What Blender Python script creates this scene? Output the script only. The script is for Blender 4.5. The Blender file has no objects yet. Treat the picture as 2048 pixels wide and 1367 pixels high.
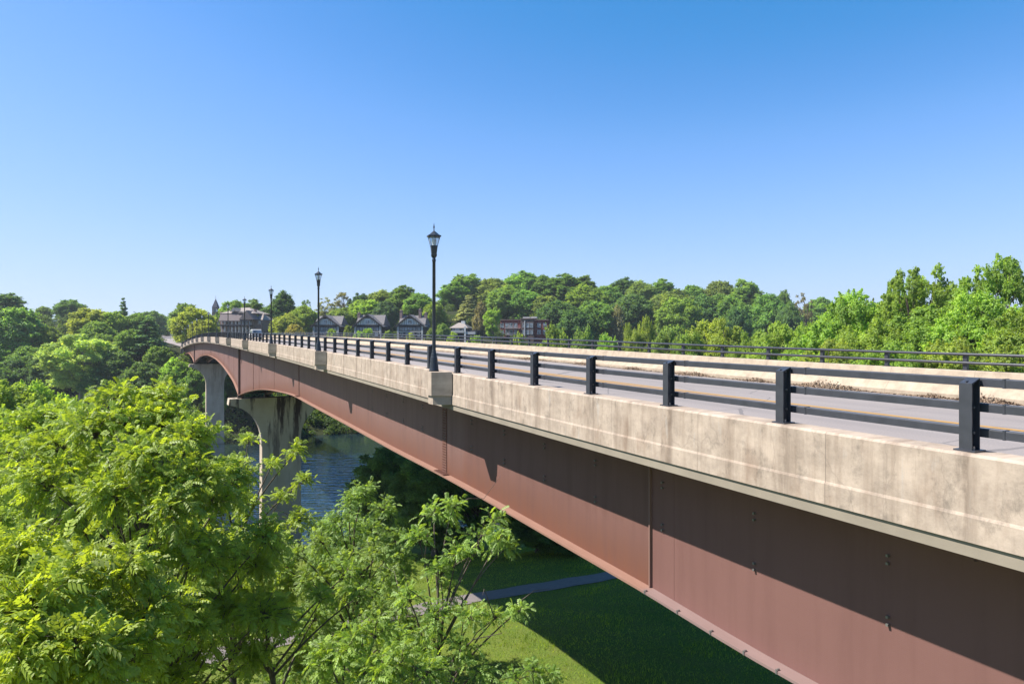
import bpy, math, random
import numpy as np
from math import radians as R, sin, cos, pi
from mathutils import Vector, Matrix

scene = bpy.context.scene
COL = scene.collection

# ------------------------------------------------------------------ helpers
class MB:
    """collects polygons, builds ONE mesh object"""
    def __init__(s, duv=(0, 0)):
        s.v = []; s.f = []; s.uv = []; s.rnd = []; s.n = 0; s.smooth = []; s.duv = duv
    def add(s, verts, faces, uv=None, rnd=None, smooth=False):
        verts = np.asarray(verts, float).reshape(-1, 3); faces = np.asarray(faces, int)
        if faces.ndim == 1: faces = faces.reshape(1, -1)
        s.v.append(verts); s.f.append(faces + s.n); s.n += len(verts)
        s.uv.append(np.tile(np.array(s.duv, float), (len(verts), 1)) if uv is None else np.asarray(uv, float).reshape(-1, 2))
        s.rnd.append(np.zeros(len(faces)) if rnd is None else np.asarray(rnd, float))
        s.smooth.append(np.full(len(faces), smooth))
    def box(s, x0, x1, y0, y1, z0, z1, M=None):
        v = np.array([(x, y, z) for z in (z0, z1) for y in (y0, y1) for x in (x0, x1)], float)
        if M is not None: v = (np.array(M.to_3x3()) @ v.T).T + np.array(M.translation)
        s.add(v, [(0, 2, 3, 1), (4, 5, 7, 6), (0, 1, 5, 4), (2, 6, 7, 3), (0, 4, 6, 2), (1, 3, 7, 5)])
    def lathe(s, prof, seg=16, cx=0, cy=0, smooth=True):
        k = len(prof); a = np.arange(seg) * 2 * pi / seg
        v = np.array([(cx + r * np.cos(t), cy + r * np.sin(t), z) for r, z in prof for t in a])
        f = [(i * seg + j, i * seg + (j + 1) % seg, (i + 1) * seg + (j + 1) % seg, (i + 1) * seg + j) for i in range(k - 1) for j in range(seg)]
        s.add(v, f, smooth=smooth)
    def tube(s, pts, rad, seg=6):
        pts = np.asarray(pts, float); rad = np.broadcast_to(np.asarray(rad, float), (len(pts),))
        tan = np.gradient(pts, axis=0); tan /= np.linalg.norm(tan, axis=1)[:, None] + 1e-9
        ref = np.array([1., 0, 0]) if abs(tan[0][0]) < .8 else np.array([0, 1., 0])
        u = np.cross(tan, ref); u /= np.linalg.norm(u, axis=1)[:, None] + 1e-9; w = np.cross(tan, u)
        a = np.arange(seg) * 2 * pi / seg
        v = pts[:, None, :] + rad[:, None, None] * (np.cos(a)[None, :, None] * u[:, None, :] + np.sin(a)[None, :, None] * w[:, None, :])
        n = len(pts)
        i = np.arange(n - 1)[:, None] * seg; j = np.arange(seg)[None, :]; j2 = (j + 1) % seg
        f = np.stack([i + j, i + j2, i + seg + j2, i + seg + j], -1).reshape(-1, 4)
        s.add(v.reshape(-1, 3), f, smooth=True)
    def mesh(s, name, mat=None):
        me = bpy.data.meshes.new(name)
        if not s.v: return me
        V = np.concatenate(s.v); me.vertices.add(len(V)); me.vertices.foreach_set('co', V.ravel())
        L = np.concatenate([f.ravel() for f in s.f]); tot = np.concatenate([np.full(len(f), f.shape[1]) for f in s.f])
        me.loops.add(len(L)); me.loops.foreach_set('vertex_index', L)
        me.polygons.add(len(tot)); me.polygons.foreach_set('loop_start', np.concatenate([[0], np.cumsum(tot)[:-1]]))
        me.polygons.foreach_set('use_smooth', np.concatenate(s.smooth))
        me.update(calc_edges=True)
        uv = me.uv_layers.new(name='UVMap'); uv.data.foreach_set('uv', np.concatenate(s.uv)[L].ravel())
        r = np.concatenate(s.rnd)
        if r.any():
            at = me.attributes.new('rnd', 'FLOAT', 'FACE'); at.data.foreach_set('value', r)
        if mat: me.materials.append(mat)
        me.validate()
        return me
    def build(s, name, mat, parent=None, loc=None):
        return link(name, s.mesh(name, mat), parent, loc)

def link(name, data, parent=None, loc=None):
    o = bpy.data.objects.new(name, data); COL.objects.link(o)
    if parent: o.parent = parent
    if loc is not None: o.location = loc
    return o
def tag(o, label=None, cat=None, group=None, kind=None):
    if label: o['label'] = label
    if cat: o['category'] = cat
    if group: o['group'] = group
    if kind: o['kind'] = kind
    return o
def thing(name, label, cat, loc=(0, 0, 0), rz=0, group=None):
    o = link(name, None, None, loc); o.rotation_euler = (0, 0, rz); o.empty_display_size = .3
    return tag(o, label, cat, group)
def struct(o, kind='structure'):
    o['kind'] = kind; return o
def kids(o): return [c for c in bpy.data.objects if c.parent == o]
def copy_tree(o, parent=None):
    c = o.copy(); COL.objects.link(c)
    if parent: c.parent = parent
    for ch in kids(o): copy_tree(ch, c)
    return c
def rot(a): return Matrix.Rotation(a, 4, 'Z')
def hermite(xs, ys):
    xs = np.array(xs, float); ys = np.array(ys, float); h = np.diff(xs); d = np.diff(ys) / h
    m = np.zeros(len(xs)); m[0] = d[0]; m[-1] = d[-1]
    for i in range(1, len(xs) - 1):
        m[i] = 0 if d[i - 1] * d[i] <= 0 else (h[i] + h[i - 1]) / (h[i] / d[i] + h[i - 1] / d[i - 1])
    def f(x):
        x = np.asarray(x, float); i = np.clip(np.searchsorted(xs, x) - 1, 0, len(xs) - 2)
        t = np.clip((x - xs[i]) / h[i], 0, 1); hh = h[i]
        return ((1 + 2 * t) * (1 - t) ** 2 * ys[i] + t * (1 - t) ** 2 * hh * m[i] + t * t * (3 - 2 * t) * ys[i + 1] + t * t * (t - 1) * hh * m[i + 1])
    return f
def ss(a, b, x):
    t = np.clip((np.asarray(x, float) - a) / (b - a), 0, 1); return t * t * (3 - 2 * t)

# ------------------------------------------------------------------ the bridge's line
F = 1365.; TH = .46627; KAP = 1.14773e-4; CT = cos(TH); ST = sin(TH)
def PX(t, D):
    t = np.asarray(t, float); a = TH + KAP * t
    return D * np.cos(a) + (np.cos(a) - CT) / KAP, D * np.sin(a) + (np.sin(a) - ST) / KAP
def PP(t, D, z): x, y = PX(t, D); return Vector((float(x), float(y), float(z)))
def heading(t): return TH + KAP * t
def tD(X, Y): return -X * ST + Y * CT, X * CT + Y * ST      # rough bridge coordinates of a ground point
ztop = hermite([-40, 4, 12, 20, 30, 40, 55, 80, 100, 120, 154, 185, 221, 262, 300],
               [-1.9, -1.22, -1.10, -.945, -.71, -.5, -.2, .22, .54, .80, 1.03, .84, .15, -1.21, -2.9])
_dep = [(-40, 4.3), (8, 4.13), (12, 4.0), (22, 3.88), (30, 3.95), (40, 3.93), (48, 3.93), (53, 3.9), (63.8, 4.3), (74.7, 5.02), (86, 6.15), (96.8, 7.5)]
_dep2 = [(96.8, 7.5), (104.4, 6.15), (114.3, 5.3), (126, 4.5), (140, 3.98), (156, 3.82), (176.6, 4.17), (193, 5.0), (208.4, 6.15)]
_dep3 = [(208.4, 6.15), (220, 4.5), (237, 3.3), (250, 3.1), (263, 3.7)]
_d1, _d2, _d3 = [hermite(*zip(*d)) for d in (_dep, _dep2, _dep3)]
def zbot(t):
    t = np.asarray(t, float)
    return ztop(t) - np.where(t < 96.8, _d1(t), np.where(t < 208.4, _d2(t), _d3(t)))
T0, T1 = -34., 263.
def tsamp(a=T0, b=T1, extra=()):
    s = np.concatenate([np.arange(a, min(40, b), .8), np.arange(max(a, 40), min(120, b), 1.6), np.arange(max(a, 120), b, 2.4), [b], [e for e in extra if a < e < b]])
    return np.unique(np.round(s, 3))
def sweep(mb, ts, prof, closed=True, zf=ztop, caps=True, smooth=False):
    """extrude a (D, dz) profile along the bridge; dz may be callables"""
    k = len(prof); V = []; U = []; zz = zf(ts)
    for D, dz in prof:
        x, y = PX(ts, D); d = dz(ts) if callable(dz) else dz
        V.append(np.stack([x, y, zz + d], -1)); U.append(np.stack([ts, np.broadcast_to(d, ts.shape) + D * .37], -1))
    V = np.stack(V, 1); U = np.stack(U, 1); n = len(ts); f = []
    m = k if closed else k - 1
    i = np.arange(n - 1)[:, None] * k; j = np.arange(m)[None, :]; j2 = (j + 1) % k
    f = np.stack([i + j, i + j2, i + k + j2, i + k + j], -1).reshape(-1, 4)
    mb.add(V.reshape(-1, 3), f, uv=U.reshape(-1, 2), smooth=smooth)
    if closed and caps:
        mb.add(V[0], [tuple(range(k))[::-1]], uv=U[0]); mb.add(V[-1], [tuple(range(k))], uv=U[-1])

# ------------------------------------------------------------------ materials
def mat(name):
    m = bpy.data.materials.new(name); m.use_nodes = True; nt = m.node_tree; b = nt.nodes['Principled BSDF']
    return m, nt, b
def N(nt, t, **kw):
    n = nt.nodes.new(t)
    for k, v in kw.items():
        if k.startswith('i_'):
            key = k[2:]; key = int(key) if key.isdigit() else key.replace('_', ' ')
            n.inputs[key].default_value = v
        else: setattr(n, k, v)
    return n
def lk(nt, a, b): nt.links.new(a, b)
def ramp(nt, fac, stops):
    n = nt.nodes.new('ShaderNodeValToRGB'); e = n.color_ramp.elements
    while len(e) < len(stops): e.new(.5)
    for el, (p, c) in zip(e, stops): el.position = p; el.color = c if len(c) == 4 else (*c, 1)
    lk(nt, fac, n.inputs[0]); return n.outputs[0]
def noise(nt, vec, scale, detail=4, rough=.55, w=None):
    n = N(nt, 'ShaderNodeTexNoise'); n.inputs['Scale'].default_value = scale; n.inputs['Detail'].default_value = detail; n.inputs['Roughness'].default_value = rough
    if vec is not None: lk(nt, vec, n.inputs['Vector'])
    return n.outputs[0]
def mapping(nt, vec, scale=(1, 1, 1), loc=(0, 0, 0)):
    n = N(nt, 'ShaderNodeMapping'); n.inputs['Scale'].default_value = scale; n.inputs['Location'].default_value = loc
    lk(nt, vec, n.inputs['Vector']); return n.outputs[0]
def mixc(nt, fac, a, b, mode='MIX'):
    n = N(nt, 'ShaderNodeMix', data_type='RGBA', blend_type=mode)
    for s, v in ((n.inputs[0], fac), (n.inputs[6], a), (n.inputs[7], b)):
        if hasattr(v, 'node'): lk(nt, v, s)
        else: s.default_value = v if not isinstance(v, tuple) else (v if len(v) == 4 else (*v, 1))
    return n.outputs[2]
def math_(nt, op, a, b=None, c=None):
    n = N(nt, 'ShaderNodeMath', operation=op)
    for s, v in zip(n.inputs, (a, b, c)):
        if v is None: continue
        if hasattr(v, 'node'): lk(nt, v, s)
        else: s.default_value = v
    return n.outputs[0]
def bump(nt, b, h, strength=.3, dist=.02):
    n = N(nt, 'ShaderNodeBump'); n.inputs['Strength'].default_value = strength; n.inputs['Distance'].default_value = dist
    lk(nt, h, n.inputs['Height']); lk(nt, n.outputs[0], b.inputs['Normal'])
def texco(nt, which='Object'): return N(nt, 'ShaderNodeTexCoord').outputs[which]

def simple(name, col, rough=.6, metal=0, var=.25, scale=6, bumps=0.1):
    m, nt, b = mat(name); o = texco(nt)
    n = noise(nt, o, scale, 5)
    c = mixc(nt, n, tuple(x * (1 - var) for x in col), tuple(min(1, x * (1 + var)) for x in col))
    lk(nt, c, b.inputs['Base Color']); b.inputs['Roughness'].default_value = rough; b.inputs['Metallic'].default_value = metal
    if bumps: bump(nt, b, noise(nt, o, scale * 5, 3), bumps, .01)
    return m

def parapet_mat(name, base, dark, amount=1., joints=True):
    m, nt, b = mat(name); uv = texco(nt, 'UV'); sep = N(nt, 'ShaderNodeSeparateXYZ'); lk(nt, uv, sep.inputs[0])
    blot = noise(nt, mapping(nt, uv, (1, 1.1, 1)), 2.3, 10, .70)
    fine = noise(nt, mapping(nt, uv, (1, 1, 1)), 22, 6, .7)
    streak = noise(nt, mapping(nt, uv, (2.6, .22, 1)), 1.3, 7, .65)
    streak2 = noise(nt, mapping(nt, uv, (7, .45, 1), (3, 0, 0)), 1., 5, .65)
    c = mixc(nt, ramp(nt, blot, [(.36, (0, 0, 0)), (.64, (1, 1, 1))]), tuple(x * .76 for x in base), tuple(min(1, x * 1.22) for x in base))
    c = mixc(nt, ramp(nt, fine, [(.35, (.0,) * 3), (.7, (.35,) * 3)]), c, tuple(min(1, x * 1.25) for x in base))
    k = math_(nt, 'MULTIPLY', ramp(nt, streak, [(.47, (0, 0, 0)), (.66, (.9,) * 3)]), .62 * amount)
    c = mixc(nt, k, c, dark)
    k2 = math_(nt, 'MULTIPLY', ramp(nt, streak2, [(.56, (0, 0, 0)), (.72, (.9,) * 3)]), .3 * amount)
    c = mixc(nt, k2, c, tuple(x * .55 for x in dark))
    rust = noise(nt, mapping(nt, uv, (2.2, .6, 1), (11, 2, 0)), 1.1, 5, .6)
    c = mixc(nt, math_(nt, 'MULTIPLY', ramp(nt, rust, [(.55, (0, 0, 0)), (.72, (1, 1, 1))]), .45 * amount), c, (.17, .10, .062))
    # white leached patches
    lime = noise(nt, mapping(nt, uv, (7, 1.1, 1), (31, 5, 0)), .8, 5, .6)
    c = mixc(nt, math_(nt, 'MULTIPLY', ramp(nt, lime, [(.61, (0, 0, 0)), (.72, (1, 1, 1))]), .7 * amount), c, (.36, .33, .30))
    if joints:
        fr = math_(nt, 'FRACT', math_(nt, 'DIVIDE', math_(nt, 'ADD', sep.outputs[0], 1.12), 2.44))
        j = math_(nt, 'LESS_THAN', fr, .0045)
        c = mixc(nt, math_(nt, 'MULTIPLY', j, math_(nt, 'MULTIPLY', streak, .9)), c, (.06, .048, .04))
    grime = noise(nt, mapping(nt, uv, (1.7, 1., 1), (2, 9, 0)), 1.9, 10, .72)
    c = mixc(nt, math_(nt, 'MULTIPLY', ramp(nt, grime, [(.54, (0, 0, 0)), (.66, (1, 1, 1))]), .5 * amount), c, (.105, .088, .072))
    if joints:      # dirt washed down from under each railing post
        ph = math_(nt, 'ABSOLUTE', math_(nt, 'SUBTRACT', math_(nt, 'FRACT', math_(nt, 'DIVIDE', math_(nt, 'ADD', math_(nt, 'ADD', sep.outputs[0], math_(nt, 'MULTIPLY', blot, .25)), -3.33), 2.44)), .5))
        pk = math_(nt, 'MULTIPLY', ramp(nt, ph, [(.0, (1, 1, 1)), (.055, (0, 0, 0))]), ramp(nt, streak, [(.38, (0, 0, 0)), (.6, (1, 1, 1))]))
        c = mixc(nt, math_(nt, 'MULTIPLY', pk, .6 * amount), c, (.11, .078, .058))
    # hair cracks
    vr = N(nt, 'ShaderNodeTexVoronoi', feature='DISTANCE_TO_EDGE'); vr.inputs['Scale'].default_value = .55
    wv = N(nt, 'ShaderNodeVectorMath', operation='ADD'); lk(nt, mapping(nt, uv, (1.6, .45, 1)), wv.inputs[0])
    nz = N(nt, 'ShaderNodeTexNoise'); nz.inputs['Scale'].default_value = 3; lk(nt, uv, nz.inputs['Vector'])
    sc = N(nt, 'ShaderNodeVectorMath', operation='SCALE'); sc.inputs['Scale'].default_value = .25; lk(nt, nz.outputs['Color'], sc.inputs[0]); lk(nt, sc.outputs[0], wv.inputs[1]); lk(nt, wv.outputs[0], vr.inputs['Vector'])
    ck = math_(nt, 'LESS_THAN', vr.outputs['Distance'], .0035)
    c = mixc(nt, math_(nt, 'MULTIPLY', ck, .2 * amount), c, (.15, .12, .10))
    lk(nt, c, b.inputs['Base Color']); b.inputs['Roughness'].default_value = .9; b.inputs['Specular IOR Level'].default_value = .25
    bump(nt, b, fine, .25, .01)
    return m

def steel_mat():
    m, nt, b = mat('weathering steel'); uv = texco(nt, 'UV'); sep = N(nt, 'ShaderNodeSeparateXYZ'); lk(nt, uv, sep.inputs[0])
    big = noise(nt, mapping(nt, uv, (.35, .5, 1)), 1.1, 5, .6)
    st = noise(nt, mapping(nt, uv, (2.1, .16, 1)), 1.3, 8, .68)
    fine = noise(nt, uv, 60, 4, .6)
    # near plates are a paler, pinker brown than the older plates beyond the stiffener
    pale = ramp(nt, sep.outputs[0], [(0, (1, 1, 1)), (1, (1, 1, 1))])
    mr = N(nt, 'ShaderNodeMapRange'); lk(nt, sep.outputs[0], mr.inputs[0]); mr.inputs[1].default_value = 11.38; mr.inputs[2].default_value = 11.42
    old = mixc(nt, big, (.130, .066, .055), (.182, .095, .080))
    far = N(nt, 'ShaderNodeMapRange'); lk(nt, sep.outputs[0], far.inputs[0]); far.inputs[1].default_value = 21.4; far.inputs[2].default_value = 21.7
    older = mixc(nt, big, (.152, .084, .072), (.200, .114, .099))
    old = mixc(nt, far.outputs[0], old, older)
    new = mixc(nt, big, (.146, .074, .064), (.182, .095, .083))
    c = mixc(nt, mr.outputs[0], new, old)
    # rusty wash where water runs to the bottom flange
    edge = math_(nt, 'ADD', sep.outputs[1], math_(nt, 'MULTIPLY', math_(nt, 'SUBTRACT', st, .5), 1.3))
    low = ramp(nt, edge, [(.0, (1, 1, 1)), (1.0, (0, 0, 0))])
    c = mixc(nt, math_(nt, 'MULTIPLY', math_(nt, 'MULTIPLY', low, .8), mr.outputs[0]), c, (.140, .057, .033))
    c = mixc(nt, math_(nt, 'MULTIPLY', ramp(nt, st, [(.46, (0, 0, 0)), (.72, (1, 1, 1))]), .42), c, mixc(nt, mr.outputs[0], (.120, .060, .052), (.082, .038, .031)))
    spk = noise(nt, mapping(nt, uv, (1, 1, 1), (7, 3, 0)), 9, 2, .5)
    c = mixc(nt, ramp(nt, spk, [(.76, (0, 0, 0)), (.79, (.5, .5, .5))]), c, (.24, .18, .16))
    # small square dimples of the near plates
    lk(nt, c, b.inputs['Base Color']); b.inputs['Roughness'].default_value = .6; b.inputs['Specular IOR Level'].default_value = .18
    wx = N(nt, 'ShaderNodeTexWave', wave_type='BANDS', bands_direction='X'); wx.inputs['Scale'].default_value = 11; lk(nt, uv, wx.inputs['Vector'])
    wy = N(nt, 'ShaderNodeTexWave', wave_type='BANDS', bands_direction='Y'); wy.inputs['Scale'].default_value = 11; lk(nt, uv, wy.inputs['Vector'])
    w = math_(nt, 'MULTIPLY', math_(nt, 'MULTIPLY', wx.outputs['Fac'], wy.outputs['Fac']), math_(nt, 'SUBTRACT', 1., mr.outputs[0]))
    bump(nt, b, math_(nt, 'ADD', math_(nt, 'MULTIPLY', w, .12), math_(nt, 'MULTIPLY', fine, .4)), .16, .012)
    return m

def pier_mat():
    m, nt, b = mat('pier concrete'); o = texco(nt); sep = N(nt, 'ShaderNodeSeparateXYZ'); lk(nt, o, sep.inputs[0])
    blot = noise(nt, mapping(nt, o, (.25, .25, .12)), 1.4, 7, .62)
    c = mixc(nt, ramp(nt, blot, [(.35, (0, 0, 0)), (.65, (1, 1, 1))]), (.34, .268, .195), (.48, .395, .305))
    st = noise(nt, mapping(nt, o, (.42, .2, .05)), 1.5, 7, .66)
    top = ramp(nt, math_(nt, 'MULTIPLY', math_(nt, 'ADD', sep.outputs[2], 14.), .08), [(.0, (.15,) * 3), (.9, (1, 1, 1))])
    k = math_(nt, 'MULTIPLY', ramp(nt, st, [(.5, (0, 0, 0)), (.57, (1, 1, 1))]), top)
    oi = N(nt, 'ShaderNodeObjectInfo'); sc = N(nt, 'ShaderNodeSeparateColor'); lk(nt, oi.outputs['Color'], sc.inputs[0])
    c = mixc(nt, math_(nt, 'MULTIPLY', k, sc.outputs[0]), c, (.040, .021, .016))
    ln = math_(nt, 'LESS_THAN', math_(nt, 'FRACT', math_(nt, 'DIVIDE', sep.outputs[2], 1.25)), .02)
    c = mixc(nt, math_(nt, 'MULTIPLY', ln, .3), c, (.2, .17, .14))
    lk(nt, c, b.inputs['Base Color']); b.inputs['Roughness'].default_value = .9
    bump(nt, b, noise(nt, o, 6, 6), .3, .03)
    return m

def leaf_mat(name, trans=.38, gloss=.35, yellow=(1.5, 1.25, .55)):
    m, nt, b = mat(name)
    oi = N(nt, 'ShaderNodeObjectInfo'); at = N(nt, 'ShaderNodeAttribute', attribute_name='rnd')
    f = math_(nt, 'MULTIPLY_ADD', at.outputs['Fac'], .9, .55)
    c = mixc(nt, 1., oi.outputs['Color'], f, 'MULTIPLY')
    cb = N(nt, 'ShaderNodeCombineColor'); 
    c = mixc(nt, ramp(nt, at.outputs['Fac'], [(.62, (0, 0, 0)), (1., (.6,) * 3)]), c, mixc(nt, 1., c, (yellow[0], yellow[1], yellow[2]), 'MULTIPLY'))
    lk(nt, c, b.inputs['Base Color']); b.inputs['Roughness'].default_value = .5; b.inputs['Specular IOR Level'].default_value = gloss
    tr = N(nt, 'ShaderNodeBsdfTranslucent'); lk(nt, mixc(nt, 1., c, (1.9, 1.75, .6), 'MULTIPLY'), tr.inputs[0])
    mx = N(nt, 'ShaderNodeMixShader'); mx.inputs[0].default_value = trans
    lk(nt, b.outputs[0], mx.inputs[1]); lk(nt, tr.outputs[0], mx.inputs[2]); lk(nt, mx.outputs[0], nt.nodes['Material Output'].inputs[0])
    return m

def bark_mat(name, a, b_):
    m, nt, b = mat(name); o = texco(nt)
    n = noise(nt, mapping(nt, o, (3, 3, .7)), 4, 6, .65)
    lk(nt, mixc(nt, ramp(nt, n, [(.35, (0, 0, 0)), (.65, (1, 1, 1))]), a, b_), b.inputs['Base Color']); b.inputs['Roughness'].default_value = .9
    bump(nt, b, n, .5, .03)
    return m

M = {}
M['parapet'] = parapet_mat('stained parapet concrete', (.362, .292, .234), (.19, .137, .10))
M['parapet_far'] = parapet_mat('pale barrier concrete', (.345, .280, .210), (.26, .20, .145), .35)
M['slab'] = simple('slab concrete', (.235, .20, .155), .9, var=.25, scale=2)
M['steel'] = steel_mat()
M['steel_dark'] = simple('dark rusty steel', (.03, .017, .015), .6, var=.3)
M['pier'] = pier_mat()
M['rail'] = simple('dark bronze painted steel', (.040, .042, .051), .36, 0, .45, 5, .05)
M['lamp'] = simple('black painted cast iron', (.022, .026, .034), .35, 0, .2, 8, .05)
M['bolt'] = simple('galvanised bolt', (.22, .21, .205), .4, .5, .1)
m, nt, b = mat('frosted lamp glass'); b.inputs['Base Color'].default_value = (.85, .88, .9, 1); b.inputs['Roughness'].default_value = .25; b.inputs['Transmission Weight'].default_value = .75; b.inputs['IOR'].default_value = 1.1
M['glass'] = m
m, nt, b = mat('window glass'); n = noise(nt, texco(nt), .6, 2); lk(nt, ramp(nt, n, [(.4, (.03, .04, .05)), (.6, (.26, .30, .34))]), b.inputs['Base Color']); b.inputs['Roughness'].default_value = .12; b.inputs['Specular IOR Level'].default_value = .7
M['pane'] = m
# asphalt
m, nt, b = mat('worn asphalt'); uv = texco(nt, 'UV')
big = noise(nt, mapping(nt, uv, (.06, 1.3, 1)), 1.5, 6, .6); fn = noise(nt, uv, 45, 4, .7)
c = mixc(nt, ramp(nt, big, [(.35, (0, 0, 0)), (.65, (1, 1, 1))]), (.235, .201, .184), (.282, .243, .224))
c = mixc(nt, ramp(nt, fn, [(.4, (0, 0, 0)), (.62, (.5,) * 3)]), c, (.17, .148, .138))
sk = noise(nt, mapping(nt, uv, (.16, 2.4, 1), (5, 1, 0)), 1.1, 3, .5)
c = mixc(nt, math_(nt, 'MULTIPLY', ramp(nt, sk, [(.64, (0, 0, 0)), (.69, (1, 1, 1))]), .45), c, (.07, .065, .066))
sp_ = N(nt, 'ShaderNodeSeparateXYZ'); lk(nt, uv, sp_.inputs[0])
tr = math_(nt, 'SINE', math_(nt, 'MULTIPLY_ADD', sp_.outputs[1], 9.7, .6))                 # wheel tracks
c = mixc(nt, math_(nt, 'MULTIPLY', ramp(nt, tr, [(.2, (0, 0, 0)), (.9, (1, 1, 1))]), .16), c, (.10, .095, .097))
vr = N(nt, 'ShaderNodeTexVoronoi', feature='DISTANCE_TO_EDGE'); vr.inputs['Scale'].default_value = .35
wv = N(nt, 'ShaderNodeMix', data_type='VECTOR'); wv.inputs[0].default_value = .08; lk(nt, mapping(nt, uv, (1, 2.7, 1)), wv.inputs[4]); nz = N(nt, 'ShaderNodeTexNoise'); nz.inputs['Scale'].default_value = 2; lk(nt, uv, nz.inputs['Vector']); lk(nt, nz.outputs['Color'], wv.inputs[5]); lk(nt, wv.outputs[1], vr.inputs['Vector'])
c = mixc(nt, math_(nt, 'MULTIPLY', math_(nt, 'LESS_THAN', vr.outputs['Distance'], .006), .5), c, (.07, .065, .065))
lk(nt, c, b.inputs['Base Color']); b.inputs['Roughness'].default_value = .85; bump(nt, b, fn, .3, .01)
M['asphalt'] = m
M['yellow'] = simple('worn yellow road paint', (.36, .20, .055), .8, var=.25, scale=9)
M['path'] = simple('grey path asphalt', (.155, .13, .122), .9, var=.3, scale=2.5, bumps=.3)
M['debris'] = simple('dry leaf litter', (.20, .135, .088), .9, var=.6, scale=30)
M['roadfar'] = simple('pale far road', (.24, .20, .185), .9, var=.12, scale=.3)  # one pale road colour with slight variation
M['bark'] = bark_mat('grey brown bark', (.06, .045, .034), (.13, .10, .08))
M['bark_pale'] = bark_mat('pale mottled bark', (.15, .14, .12), (.28, .26, .23))
M['leaf'] = leaf_mat('leaves', .48, .3)
M['leaf_near'] = leaf_mat('fresh leaves', .44, .45)
# ground
m, nt, b = mat('grass ground'); o = texco(nt)
n1 = noise(nt, o, .09, 6, .6); n2 = noise(nt, o, 1.1, 6, .7); n3 = noise(nt, o, 14, 3, .7)
c = mixc(nt, ramp(nt, n1, [(.35, (0, 0, 0)), (.65, (1, 1, 1))]), (.095, .150, .022), (.140, .185, .030))
c = mixc(nt, ramp(nt, n2, [(.4, (0, 0, 0)), (.7, (.7,) * 3)]), c, (.15, .155, .036))
c = mixc(nt, ramp(nt, n3, [(.45, (0, 0, 0)), (.6, (.5,) * 3)]), c, (.04, .06, .01))
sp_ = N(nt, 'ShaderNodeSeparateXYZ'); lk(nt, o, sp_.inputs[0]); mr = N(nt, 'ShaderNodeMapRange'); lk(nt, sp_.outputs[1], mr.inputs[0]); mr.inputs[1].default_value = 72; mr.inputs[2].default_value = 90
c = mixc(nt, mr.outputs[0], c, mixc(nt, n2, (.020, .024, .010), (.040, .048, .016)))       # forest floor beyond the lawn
lk(nt, c, b.inputs['Base Color']); b.inputs['Roughness'].default_value = .95; b.inputs['Specular IOR Level'].default_value = .1
bump(nt, b, math_(nt, 'ADD', n2, math_(nt, 'MULTIPLY', n3, .6)), .8, .12)
M['ground'] = m
# water
m, nt, b = mat('river water'); o = texco(nt)
b.inputs['Base Color'].default_value = (.010, .022, .028, 1); b.inputs['Roughness'].default_value = .03; b.inputs['IOR'].default_value = 2.0; b.inputs['Specular IOR Level'].default_value = .55
w1 = noise(nt, mapping(nt, o, (1, 1, 1)), .8, 5, .6); w2 = noise(nt, o, .06, 3, .5)
sp_ = N(nt, 'ShaderNodeSeparateXYZ'); lk(nt, o, sp_.inputs[0]); mr = N(nt, 'ShaderNodeMapRange'); lk(nt, math_(nt, 'ADD', sp_.outputs[1], math_(nt, 'MULTIPLY', w2, 50.)), mr.inputs[0]); mr.inputs[1].default_value = 172; mr.inputs[2].default_value = 215; mr.inputs[3].default_value = 1; mr.inputs[4].default_value = .12
w1 = noise(nt, mapping(nt, o, (.30, 1.0, 1)), .75, 2.5, .55)
bump(nt, b, math_(nt, 'MULTIPLY', w1, mr.outputs[0]), 1., .62)
M['water'] = m

m, nt, b = mat('painted-light flange steel'); uv = texco(nt, 'UV'); sep = N(nt, 'ShaderNodeSeparateXYZ'); lk(nt, uv, sep.inputs[0])
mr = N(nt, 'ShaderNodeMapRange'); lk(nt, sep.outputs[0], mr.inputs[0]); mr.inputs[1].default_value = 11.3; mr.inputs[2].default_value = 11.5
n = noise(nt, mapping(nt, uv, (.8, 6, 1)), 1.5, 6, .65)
c = mixc(nt, mr.outputs[0], mixc(nt, n, (.175, .115, .105), (.24, .165, .155)), mixc(nt, n, (.19, .105, .078), (.29, .165, .125)))  # brighter than the web: sun on the upward face put into the colour
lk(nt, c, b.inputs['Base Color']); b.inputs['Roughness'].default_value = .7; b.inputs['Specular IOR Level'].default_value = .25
M['flange'] = m
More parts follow.
